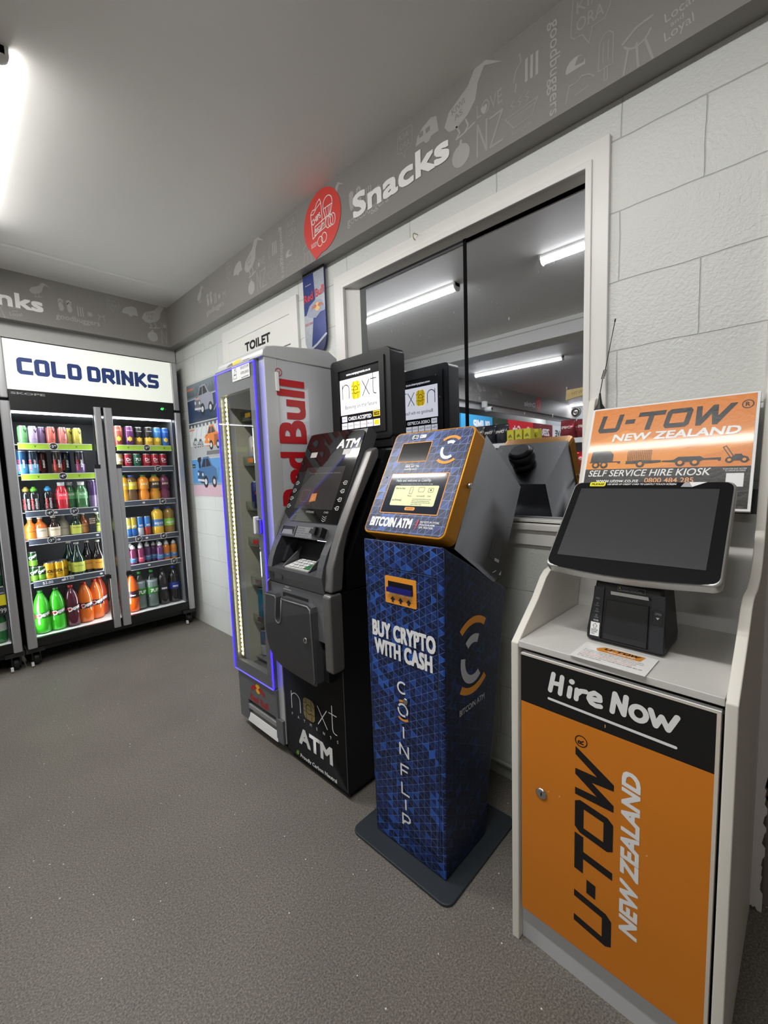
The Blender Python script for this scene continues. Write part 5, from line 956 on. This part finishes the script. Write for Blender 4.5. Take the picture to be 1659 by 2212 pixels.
m = MB(); m.prism([(.036,-.012),(.128,-.012),(.126,.082),(.038,.082)], F0 + nf*.004, (0,-1,0), vf, .006, pb); m.rect(plane(F0+nf*.004, v=vf), .038, -.010, .126, .002, mat('printer_sheen', (44,44,46), .3)); m.rect(plane(F0+nf*.004, v=vf), .036, .0815, .128, .083, BLK, e=.0003); m.build('front_cover', PT, bevel=.002)
m = MB(); m.prism([(.006,-.014),(.031,-.014),(.031,.108),(.009,.108)], F0 + nf*.0035, (0,-1,0), vf, .005, mat('printer_trim', (38,40,44), .35)); m.prism([(.03,-.014),(.132,-.014),(.132,-.0125),(.03,-.0125)], F0 + nf*.0035, (0,-1,0), vf, .005, mat('printer_trim', (0,0,0))); m.prism([(.131,-.014),(.158,-.014),(.155,.108),(.131,.108)], F0 + nf*.0035, (0,-1,0), vf, .005, mat('printer_trim', (0,0,0)))
Pt = plane(F0 + nf*.0035, v=vf); gi = mat('printer_ink', (170,172,176), .5)
m.text(Pt, 'FEED', .0145, .078, .004, gi, w=.009, e=.0002); 
for k, s_ in enumerate(('ERROR','PAPER','POWER')): m.stroke(Pt, circ(.019,.068-.014*k,.002,8), .0006, gi, closed=True, e=.0002); m.text(Pt, s_, .0145, .0615-.014*k, .0024, gi, w=.009, e=.0002)
m.text(Pt, 'POWER', .0135, .026, .0035, WPRINT, w=.011, e=.0002); m.text(Pt, 'OPEN', .1385, .066, .005, gi, w=.0115, e=.0002); m.shape(Pt, [(.1405,.061),(.1475,.061),(.144,.056)], WPRINT, e=.0002); m.stroke(Pt, rrect(.134,.044,.153,.076,.002,2), .0012, BLK, closed=True, e=.0002)
m.rect(Pt, .008, -.009, .028, .023, WPRINT, e=.0003); m.stroke(Pt, [(.0155,.008),(.0155,.014),(.013,.014),(.018,.0205),(.023,.014),(.0205,.014),(.0205,.008)], .0008, BLK, closed=True, e=.0006)
for k, s_ in enumerate(('PRINTER','POWER','ONLY')): m.text(Pt, s_, .0105, .003-.0042*k, .0032, BLK, w=(.015,.013,.009)[k], e=.0006, bold=.02)
m.build('control_strip', PT)
m = MB(); m.prism([(.048,.0945),(.126,.0945),(.124,.102),(.047,.102)], F0 + nf*.009, (0,-1,0), vf, .001, mat('paper_white', (0,0,0))); m.build('paper', PT)
m = MB(); m.prism([(.060,.1065),(.116,.1065),(.116,.116),(.060,.116)], F0 + nf*.002, (0,-1,0), vf, .001, BLK); Pw = plane(F0 + nf*.002, v=vf); m.stroke(Pw, [(.060,.1065),(.116,.1065),(.116,.116),(.060,.116)], .0006, gi, closed=True); m.text(Pw, 'CAUTION  Hot print head', .068, .1115, .003, gi, w=.034); m.text(Pw, 'Do not touch. Mind the cutter.', .064, .1078, .0022, gi, w=.046); m.shape(Pw, [(.0615,.111),(.066,.111),(.0638,.115)], mat('please_yellow', (0,0,0))); m.build('warning_label', PT)
# instruction card
m = MB(); Cz = V((0,0,.8165)); pts = [(.9315,.338,.8145),(1.029,.332,.8145),(1.022,.187,.8145),(.922,.186,.8145)]
u_ = (V(pts[2])-V(pts[1])).normalized(); w_ = (V(pts[1])-V(pts[0])).normalized(); w_ = (w_-u_*w_.dot(u_)).normalized(); o_ = V(pts[0]) + V((0,0,.0012)); CW, CH_ = .148, .098
m.prism([(0,0),(CW,0),(CW,CH_),(0,CH_)], o_, u_, w_, .001, mat('card_white', (244,243,240), .25, coat=.4)); Pc = plane(o_, u=u_, v=w_, eps=.0003)
m.shape(Pc, [(.036,.062),(.122,.062),(.126,.090),(.044,.090),(.030,.074)], mat('card_orange', (214,140,50), .3)); utow(m, lambda x, y, e=0.: Pc(.046+x, .076+y, e=e+.0004), 0, 0, .0105, BLK); m.text(Pc, 'NEW ZEALAND', .056, .066, .007, WPRINT, w=.055, e=.0004, bold=.03)
GI = mat('card_ink', (60,60,60), .5); RI = mat('card_red', (200,80,60), .5)
for k, (s_, c_) in enumerate((('Your safety is important. Please read the instructions below.',GI),('To complete a booking, you will need your driver licence and card',GI),('1. Use edge of a card to touch the screen. 2. Follow the steps.',RI),('3. Keep the printed receipt for the lock code and return time.',RI),('Please feel free to call our friendly team on 0800 484 285',GI),('for help with any problem.',GI))): m.text(Pc, s_, .012, .053-.0082*k, .0036, c_, w=(.12,.12,.11,.105,.125,.05)[k], e=.0003)
tag(m.build('instruction_card'), 'white printed card lying on the shelf in front of the printer', 'card')
# aerial standing on the window frame sill line behind the sign
A = thing('aerial', (1.43, .448, 1.385), 'thin black whip aerial with a spring behind the orange sign', 'aerial')
ax, ay, az = 1.416, .430, 1.3985
m = MB(); m.lathe([(.016,0),(.015,.004),(.007,.018),(.004,.036),(.0025,.05)], BLACK, c=(ax,ay,az), seg=14); m.build('magnet_base', A)
q0, q1, q2 = V((ax,ay,az+.05)), V((ax+.003,ay-.006,az+.092)), V((ax+.006,ay-.012,az+.118)); q3 = V((ax+.012,ay-.036,az+.262))
m = MB(); m.tube([q0,q1], .0013, BLACK, seg=6); m.tube([q2,q3], .0011, BLACK, seg=6); m.tube([q3-(q3-q2)*.06,q3], .002, BLACK, seg=6); m.build('whip', A)
m = MB(); dv = (q2-q1); e1 = dv.orthogonal().normalized(); e2 = dv.cross(e1).normalized(); m.tube([q1+dv*(i/80)+(e1*math.cos(i*.7)+e2*math.sin(i*.7))*.0042 for i in range(81)], .0009, BLACK, seg=5); m.build('spring', A)
m = MB(); m.box(1.400, 1.436, KY0+.03, KY1-.03, 1.375, 1.3985, KW); m.build('top_rail', t)
# ================================================================ things on the block wall
def car(m, P, x, y, k, c, rear=False, engine=False):
    B = mat('car_%d_%d_%d' % c, c, .4); D = mat('car_dark', (40,42,48), .4); Lt = mat('car_chrome', (206,208,212), .35); dk = mat('car_%d_%d_%d' % tuple(int(q*.7) for q in c), tuple(int(q*.7) for q in c), .4)
    S = lambda pts, mt, e: m.shape(P, [(x+a*k, y+b*k) for a, b in pts], mt, e=e)
    S([(.0,.12),(.02,.34),(.2,.40),(.34,.62),(.62,.64),(.78,.44),(.98,.36),(1.0,.14),(.8,.06),(.2,.04)], B, .0006)
    S([(.0,.12),(.02,.34),(.34,.30),(.36,.05),(.2,.04)] if not rear else [(.62,.06),(.64,.36),(.98,.36),(1.0,.14)], dk, .0009)
    S([(.24,.41),(.36,.58),(.46,.59),(.44,.41)], D, .0009); S([(.48,.41),(.49,.59),(.6,.59),(.72,.43)], D, .0009)
    for a, r in ((.42,.12),(.84,.11)): m.shape(P, circ(x+a*k, y+.08*k, r*k, 16, r*k*1.15), D, e=.0012); m.shape(P, circ(x+a*k, y+.08*k, r*k*.55, 12), Lt, e=.0016)
    S([(.0,.10),(.34,.08),(.35,.13),(.0,.15)], Lt, .0013); m.shape(P, circ(x+.05*k, y+.26*k, .04*k, 10), Lt, e=.0013); m.shape(P, circ(x+.28*k, y+.24*k, .04*k, 10), Lt, e=.0013)
    if engine: S([(.1,.38),(.1,.52),(.06,.54),(.06,.62),(.24,.64),(.24,.56),(.2,.52),(.2,.40)], D, .0013)
    else: S([(.10,.37),(.24,.41),(.22,.36),(.12,.34)], dk, .0013)
PX = 1.4585
def poster(z0, z1, paint, label, y0=3.02, y1=3.565):
    m = MB(); m.box(PX, XR-.0005, y0, y1, z0, z1, mat('poster_paper', (214,214,212), .4)); P = plane((PX, 0, z0)); paint(m, P, z1-z0); m.text
    return tag(m.build('wall_poster', loc=(PX, (y0+y1)/2, z0)), label, 'poster', 'car posters on the block wall')
PM = lambda c: mat('poster_%d_%d_%d' % c, c, .4)
def p1(m, P, h):
    m.rect(P, -3.565, 0, -3.02, h, PM((44,62,92))); m.rect(P, -3.565, h*.62, -3.02, h, PM((120,132,140)), e=.0002)
    for k in range(26): x = -3.56+k*.0205; m.shape(P, [(x,h*.66),(x+.016,h*.66),(x+.011,h*random.uniform(.8,.98)),(x+.004,h*random.uniform(.78,.95))], PM((74,86,90)), e=.0004)
    m.stroke(P, [(-3.565,h*.60),(-3.02,h*.63)], .008, PM((180,186,190)), e=.0005); m.stroke(P, [(-3.1,h*.2),(-3.03,h*.4)], .006, PM((180,186,190)), e=.0005)
    m.shape(P, [(-3.56,.0),(-3.3,.04),(-3.15,.03),(-3.05,.0)], PM((34,48,76)), e=.0003); car(m, P, -3.43, .06, .33, (150,152,168)); m.shape(P, [(-3.41,.17),(-3.36,.185),(-3.33,.18),(-3.36,.165)], PM((206,150,140)), e=.0024)
    m.rect(P, -3.56, h-.045, -3.44, h-.03, PM((200,120,90)), e=.0006)
def p2(m, P, h):
    m.rect(P, -3.565, 0, -3.02, h, PM((206,208,206))); m.rect(P, -3.565, 0, -3.02, h*.36, PM((170,172,172)), e=.0002); m.rect(P, -3.565, h*.88, -3.02, h, PM((66,68,70)), e=.0002)
    for k in range(8): m.shape(P, circ(-3.52+.065*k, h*.9, .018, 8), PM((190,192,190)), e=.0004)
    for k in range(6): m.stroke(P, [(-3.54+.09*k,h*.6),(-3.50+.085*k,h*.84)], .006, PM((150,154,154)), e=.0004)
    car(m, P, -3.52, .09, .12, (180,184,184)); car(m, P, -3.42, .09, .10, (150,156,158)); car(m, P, -3.30, .07, .27, (226,130,50), rear=True)
    m.shape(P, [(-3.28,.02),(-3.05,.02),(-3.06,.05),(-3.27,.05)], PM((110,112,112)), e=.0004); m.rect(P, -3.56, h*.8, -3.47, h*.84, PM((214,130,90)), e=.0006)
def p3(m, P, h):
    m.rect(P, -3.565, 0, -3.02, h, PM((92,152,206))); m.rect(P, -3.565, 0, -3.02, h*.30, PM((206,176,186)), e=.0002); m.shape(P, [(-3.565,h*.3),(-3.02,h*.3),(-3.02,h*.38),(-3.3,h*.34),(-3.565,h*.36)], PM((140,160,176)), e=.0003)
    car(m, P, -3.47, .085, .35, (70,112,156), engine=True); m.stroke(P, [(-3.12,.12),(-3.09,.22)], .004, PM((60,70,80)), e=.0006); m.rect(P, -3.555, h-.065, -3.50, h-.035, PM((40,50,70)), e=.0006); m.text(P, 'GARAGE', -3.55, h-.056, .009, WPRINT, w=.04, e=.001)
poster(1.668, 1.966, p1, 'poster of a silver sedan on a dark wet road, top of three'); poster(1.384, 1.66, p2, 'poster of an orange coupe in a white workshop, middle of three'); poster(1.085, 1.376, p3, 'poster of a blue sedan under blue sky, bottom of three')
# can shaped cut-out hanging from the bulkhead
m = MB(); CBL = mat('can_blue', (22,44,116), .3, .2, vary=.18, bscale=120); CSL = mat('can_silver', (164,169,178), .3, .3, vary=.12, bscale=160); y0 = -1.923; w_ = .178
ol = [(.0,.06),(.018,.012),(.03,.0)] + [(.06,-.006),(.11,-.006)] + [(.15,.0),(.165,.015),(.178,.06),(.178,.412),(.0,.412)]
m.prism(ol, (1.44, 1.923, 1.872), (0,-1,0), (0,0,1), .004, CBL); P = plane((1.44, 1.923, 1.872))
m.shape(P, [(.09,.41),(.178,.41),(.178,.20),(.105,.20)], CSL, e=.0003); m.shape(P, [(.0,.20),(.082,.20),(.055,.03),(.02,.012),(.0,.06)], CSL, e=.0003); m.rect(P, .0, .395, .178, .41, BLK, e=.0005)
m.shape(P, [(.01,.012),(.03,.0),(.06,-.006),(.11,-.006),(.15,.0),(.165,.015),(.178,.06),(.1,.03)], mat('can_navy', (22,34,84), .3), e=.0004); m.stroke(P, [(.02,.012),(.1,.036),(.178,.072)], .012, CSL, e=.0006)
m.shape(P, [(.02,.20),(.05,.24),(.10,.26),(.15,.25),(.17,.22),(.178,.19),(.14,.19),(.1,.17),(.05,.18)], mat('can_mist', (150,156,176), .35), e=.0005)
m.text(P, 'Red Bull', .008, .262, .04, mat('can_red', (196,36,60), .35), w=.168, rot=5, bold=.03, e=.0009); m.shape(P, circ(.115,.222,.021), mat('can_sun', (232,190,110), .4), e=.0009)
for s in (-1, 1): m.shape(P, [(.115+s*a*.8,.222+b*.8) for a, b in [(.004,.006),(.02,.02),(.05,.012),(.07,-.014),(.055,-.004),(.04,.0),(.02,-.006)]], mat('can_bull', (190,110,80), .4), e=.0012)
m.text(P, 'ENERGY DRINK', .006, .145, .013, mat('can_red', (0,0,0)), w=.068, e=.0009); m.text(P, 'Vitalises body and mind.', .02, .345, .006, WPRINT, w=.05, e=.0006)
tag(m.build('can_cutout', loc=(1.442, 1.834, 1.872)), 'can shaped blue and silver sign hanging under the bulkhead', 'sign')
# cup hook in the window casing, tape and suction hook on the glass
m = MB(); hy, hz = 1.143, 2.178; m.tube([(XR-.016,hy,hz+.012),(XR-.028,hy,hz+.012)] + [(XR-.036-.011*math.cos(math.radians(a))+.003, hy+.002, hz+.0-.0125*math.sin(math.radians(a))+.0) for a in range(-120, 130, 25)], .0018, mat('brass', (170,160,130), .35, .9), seg=6)
tag(m.build('cup_hook', loc=(XR-.02,hy,hz)), 'small brass cup hook screwed into the window head casing', 'hook')
m = MB(); m.prism([(-.562,1.452),(-.505,1.462),(-.503,1.488),(-.56,1.486)], (1.4935,0,0), (0,-1,0), (0,0,1), .001, mat('tape_tan', (176,156,104), .6, vary=.15, bscale=300)); m.text(plane((1.4935,0,0)), 'MTW', -.541, 1.466, .010, mat('tape_ink', (130,110,70), .6), rot=6)
tag(m.build('tape_patch', loc=(1.494,-0+.53,1.47)), 'piece of tan masking tape stuck on the window glass', 'tape')
m = MB(); sy, sz = .528, 1.410; m.lathe([(.0165,0),(.014,-.005),(.010,-.006),(.0085,-.003),(.006,-.004),(0,-.008)], mat('suction_clear', (196,198,198), .12, .6), c=(1.4955,sy,sz), axis='x', seg=18); m.tube([(1.490,sy+.0105*math.cos(a*.3),sz+.0105*math.sin(a*.3)) for a in range(21)], .0022, mat('suction_ring', (60,60,60), .2, .5), seg=6, closed=True)
tag(m.build('suction_hook', loc=(1.4955,sy,sz)), 'clear suction cup hook stuck to the window glass by the aerial', 'hook')
# ================================================================ the rest of the shop, seen in the mirror film
def cooler(x0, x1, c, words, label, wc=(240,240,240), top=2.06):
    t = thing('drinks_fridge', ((x0+x1)/2, 3.95, 0), label, 'fridge', 'lettered fridges further along the back wall')
    m = MB(); m.box(x0, x1, 3.64, 4.3, .02, top, FRB, skip='y').box(x0+.03, x1-.03, 4.2, 4.3, .15, 1.7, INT); m.poly([(x0,3.64,.02),(x1,3.64,.02),(x1,3.64,.14),(x0,3.64,.14)], FRB)
    for z in (.15,.55,.9,1.25,1.5): m.box(x0+.02, x1-.02, 3.70, 4.2, z-.012, z, mat('shelf_wire', (0,0,0)))
    m.build('cabinet', t)
    m = MB(); m.box(x0, x1, 3.61, 3.66, 1.76, top, emit('header_%d_%d_%d' % c, c, .45)); P = plane((0,3.61,0), u=(1,0,0))
    for s, x, z, h, w in words: m.text(P, s, x, z, h, mat('header_ink_%d_%d_%d' % wc, wc, .4, emis=.3), w=w, bold=.05, shear=.1, e=.0006)
    m.build('header_sign', t)
    m = MB(); m.frame([(x0,.14),(x1,.14),(x1,1.755),(x0,1.755)], [(x0+.05,.2),(x1-.05,.2),(x1-.05,1.7),(x0+.05,1.7)], plane((0,3.615,0), u=(1,0,0), eps=0), .025, SILVER); d = m.build('door', t)
    m = MB(); m.poly([(x0+.05,3.63,.2),(x1-.05,3.63,.2),(x1-.05,3.63,1.7),(x0+.05,3.63,1.7)], FGLASS); m.build('glass', d)
    m = MB(); m.box(x1-.045, x1-.02, 3.59, 3.615, .8, 1.3, BLACK); m.build('handle', d)
    return t
cooler(-3.44, -2.5, (50,150,200), [('PUMP', -3.36, 1.84, .15, .5)], 'fridge with a sky blue lettered header')
cooler(-3.97, -3.47, (46,60,44), [('Keri', -3.90, 1.84, .12, .34)], 'narrow fridge with a dark green lettered header', wc=(240,236,180))
cooler(-4.98, -4.0, (206,34,44), [('Coca-Cola', -4.85, 1.84, .13, .7)], 'fridge with a red header in white script')
cooler(-5.9, -5.01, (120,36,44), [('ZERO', -5.75, 1.84, .13, .5)], 'fridge with a dark maroon header beyond the red one')
cooler(-6.72, -5.93, (226,226,224), [('RAVE', -6.55, 1.84, .13, .5)], 'fridge with a white header at the far end', wc=(50,50,54))
# gondola shelves with boxes and bags
g = thing('shop_shelving', (-1.05, 2.0, 0), 'grey shop shelving bay facing the window, boxes on top', 'shelving')
GS = mat('shelf_steel', (176,176,174), .5)
m = MB(); m.box(-1.28, -1.25, 1.2, 2.75, .0, 1.475, GS); m.build('back_panel', g)
m = MB(); m.box(-1.25, -.85, 1.2, 2.75, .0, .16, GS); m.build('base', g)
for z in (.5,.85,1.18,1.46): m = MB(); m.box(-1.25, -.87, 1.2, 2.75, z-.03, z, GS); m.box(-.87, -.865, 1.2, 2.75, z-.035, z+.008, mat('ticket_white', (226,226,222), .5)); m.build('shelf', g)
YB_ = mat('box_yellow', (206,196,56), .5); YI = mat('box_ink', (120,120,40), .5)
def carton(x, y, z, label):
    m = MB(); m.box(-.045,.045,-.034,.034,0,.13, YB_); P = plane((.045,-.034,0), u=(0,1,0)); m.shape(P, [(.01,.05),(.03,.09),(.055,.07),(.05,.05),(.03,.06)], YI); m.text(P, 'TEA', .015, .02, .018, YI, bold=.03)
    o = m.build('carton', loc=(0,0,0)); o.location = (x, y, z); return tag(o, label, 'box', 'yellow cartons on the shelving')
for k in range(4): carton(-.93 if k < 3 else -1.06, (1.985,1.90,1.815,1.80)[k], 1.46, ('yellow carton at the bag end of the row','yellow carton in the middle of the row','yellow carton at the red bag end of the row','yellow carton behind the row')[k])
def bag(x, y, z, c, label, grp, h=.2, w=.13):
    r = random.Random(int(abs(x*1000+y*777))); B = mat('bag_%d_%d_%d' % c, c, .22, .4, bump=.5, bscale=30); m = MB(); rings = []
    for q, ww, dd in ((0,1,.06),(.08,1.02,.5),(.3,.98,1),(.6,1,.9),(.85,1.0,.45),(.93,1.02,.06),(1,1.03,.05)):
        rings.append([( .035*dd*math.cos(a)*1.4 + r.uniform(-.002,.002), w/2*ww*math.sin(a)*(1 if abs(math.sin(a)) > .9 else .98), h*q) for a in [2*PI*i/14 for i in range(14)]])
    m.loft(rings, B, smooth=True); P = lambda a, b, e=0.: V((.052+e, a-.04, b)); m.text(P, 'CHIPS', .0, h*.55, .022, mat('bag_print', (220,214,200), .4), w=.08, bold=.04)
    o = m.build('snack_bag', loc=(0,0,0)); o.location = (x, y, z); return tag(o, label, 'bag', grp)
for k, (y, x) in enumerate(((2.09,-.93),(2.22,-.93),(2.35,-.93),(2.48,-.93),(2.15,-1.06),(2.30,-1.06))):
    bag(x, y, 1.46, ((60,60,64),(44,46,52),(76,74,72),(52,52,60),(60,60,64),(44,46,52))[k], ('dark foil bag beside the yellow cartons','dark foil bag, second from the yellow cartons','grey foil bag, third from the yellow cartons','dark foil bag at the fridge end of the shelf','dark foil bag in the back row by the cartons','dark foil bag in the back row by the fridges')[k], 'dark snack bags on the shelving')
for k, (y, x) in enumerate(((1.45,-.93),(1.31,-.93),(1.38,-1.06))): bag(x, y, 1.46, (150,60,66), ('red snack bag nearest the yellow cartons','red snack bag at the end of the shelf','red snack bag in the back row')[k], 'red snack bags on the shelving', h=.17)
for k, (y, z, c) in enumerate(((1.32,1.18,(190,50,50)),(1.46,1.18,(190,60,50)),(1.60,1.18,(80,150,80)),(1.32,.85,(90,170,70)),(1.46,.85,(90,160,70)),(1.6,.85,(200,60,60)))):
    bag(-.94, y, z, c, ('scarlet bag at the end of the middle shelf','scarlet bag, second on the middle shelf','green bag, third on the middle shelf','lime bag at the end of the low shelf','lime bag, second on the low shelf','scarlet bag, third on the low shelf')[k], 'snack bags on the lower shelves', h=.17)
c = thing('security_camera', (-3.23, 3.6, 2.2), 'small white security camera under the bulkhead above the sky blue fridge header', 'camera')
m = MB(); m.box(-3.27,-3.19,3.60,3.661,2.20,2.30, WHITE); m.build('bracket', c, bevel=.004)
m = MB(); m.lathe([(.02,-.06),(.038,-.055),(.04,.05),(.03,.06)], WHITE, c=(-3.23,3.56,2.17), axis='y', seg=16); m.build('body', c); m = MB(); m.lathe([(.024,-.066),(.02,-.06)], BLACK, c=(-3.23,3.56,2.17), axis='y', seg=14); m.build('lens', c)
# ================================================================ ceiling lights
EXPO = 0.42
LAMP = 84.
def batten(x, y0, y1, label, z=ZC, power=LAMP):
    t = thing('ceiling_light', (x, (y0+y1)/2, z), label, 'light', 'white batten ceiling lights')
    m = MB(); m.box(x-.03, x+.03, y0, y1, z-.03, z, WHITE); m.build('housing', t, bevel=.003)
    E_ = emit('lamp_glow', (253,252,250), power)
    m = MB(); rings = []
    for y in (y0+.012, y1-.012): rings.append([(x+.034*math.cos(math.radians(a)), y, z-.028+.022*math.sin(math.radians(a))) for a in range(180, 361, 20)])
    n = len(rings[0]); lo = emit('lamp_side', (253,252,250), power*.28); m.loft(rings, E_, closed=False, cap0=False, cap1=False)
    for i, f in enumerate(m.f):
        if i < 2 or i >= n-3: m.m[i] = m.mi(lo)
    m.build('diffuser', t)
    for y in (y0, y1-.012):
        m = MB(); m.prism([(x+.037*math.cos(math.radians(a)), z-.028+.033*math.sin(math.radians(a))) for a in range(180, 361, 20)] + [(x+.037, z), (x-.037, z)], (0,y,0), (1,0,0), (0,0,1), .012, WHITE)
        for v in m.v: v.y += 0.0
        m.build('end_cap', t)
    return t
batten(.24, 1.82, 3.05, 'white batten light on the ceiling in front of the fridges')
batten(.15, .0, 1.235, 'white batten light on the ceiling above the standing place')
batten(-2.5, 2.1, 3.35, 'white batten light beyond the beam, reflected in the window')
batten(-2.5, -.6, .65, 'white batten light beyond the beam near the entrance end')
batten(-5.2, .9, 2.1, 'white batten light deep in the shop')
batten(-7.0, 3.2, 4.2, 'white batten light at the far end wall, reflected by the tape')
# ================================================================ camera and view
R = [math.radians(a) for a in (46.2064, 5.5148, 1.91835)]
f_ = V((math.sin(R[0])*math.cos(R[1]), math.cos(R[0])*math.cos(R[1]), -math.sin(R[1]))); r_ = V((math.cos(R[0]), -math.sin(R[0]), 0)); d_ = f_.cross(r_)
r2, d2 = r_*math.cos(R[2]) + d_*math.sin(R[2]), d_*math.cos(R[2]) - r_*math.sin(R[2])
cam = bpy.data.cameras.new('camera'); cam.sensor_fit = 'HORIZONTAL'; cam.sensor_width = 36; cam.lens = 36*917.12/1659; cam.clip_start = .02
co = bpy.data.objects.new('camera', cam); C.objects.link(co)
M3 = Matrix((r2, -d2, -f_)).transposed(); co.matrix_world = Matrix.Translation((0,0,1.235)) @ M3.to_4x4()
sc = bpy.context.scene; sc.camera = co
w = bpy.data.worlds.new('world'); sc.world = w; w.use_nodes = True; w.node_tree.nodes['Background'].inputs[0].default_value = (.8,.85,.9,1); w.node_tree.nodes['Background'].inputs[1].default_value = .0
vs = sc.view_settings; vs.view_transform = 'Standard'; vs.look = 'None'; vs.gamma = 1; vs.use_curve_mapping = False; vs.exposure = EXPO
cy = sc.cycles; cy.use_denoising = True; cy.max_bounces = 10; cy.diffuse_bounces = 5; cy.glossy_bounces = 5; cy.transparent_max_bounces = 16; cy.sample_clamp_indirect = 6; cy.caustics_reflective = False; cy.caustics_refractive = False
try: cy.denoiser = 'OPENIMAGEDENOISE'
except Exception: pass
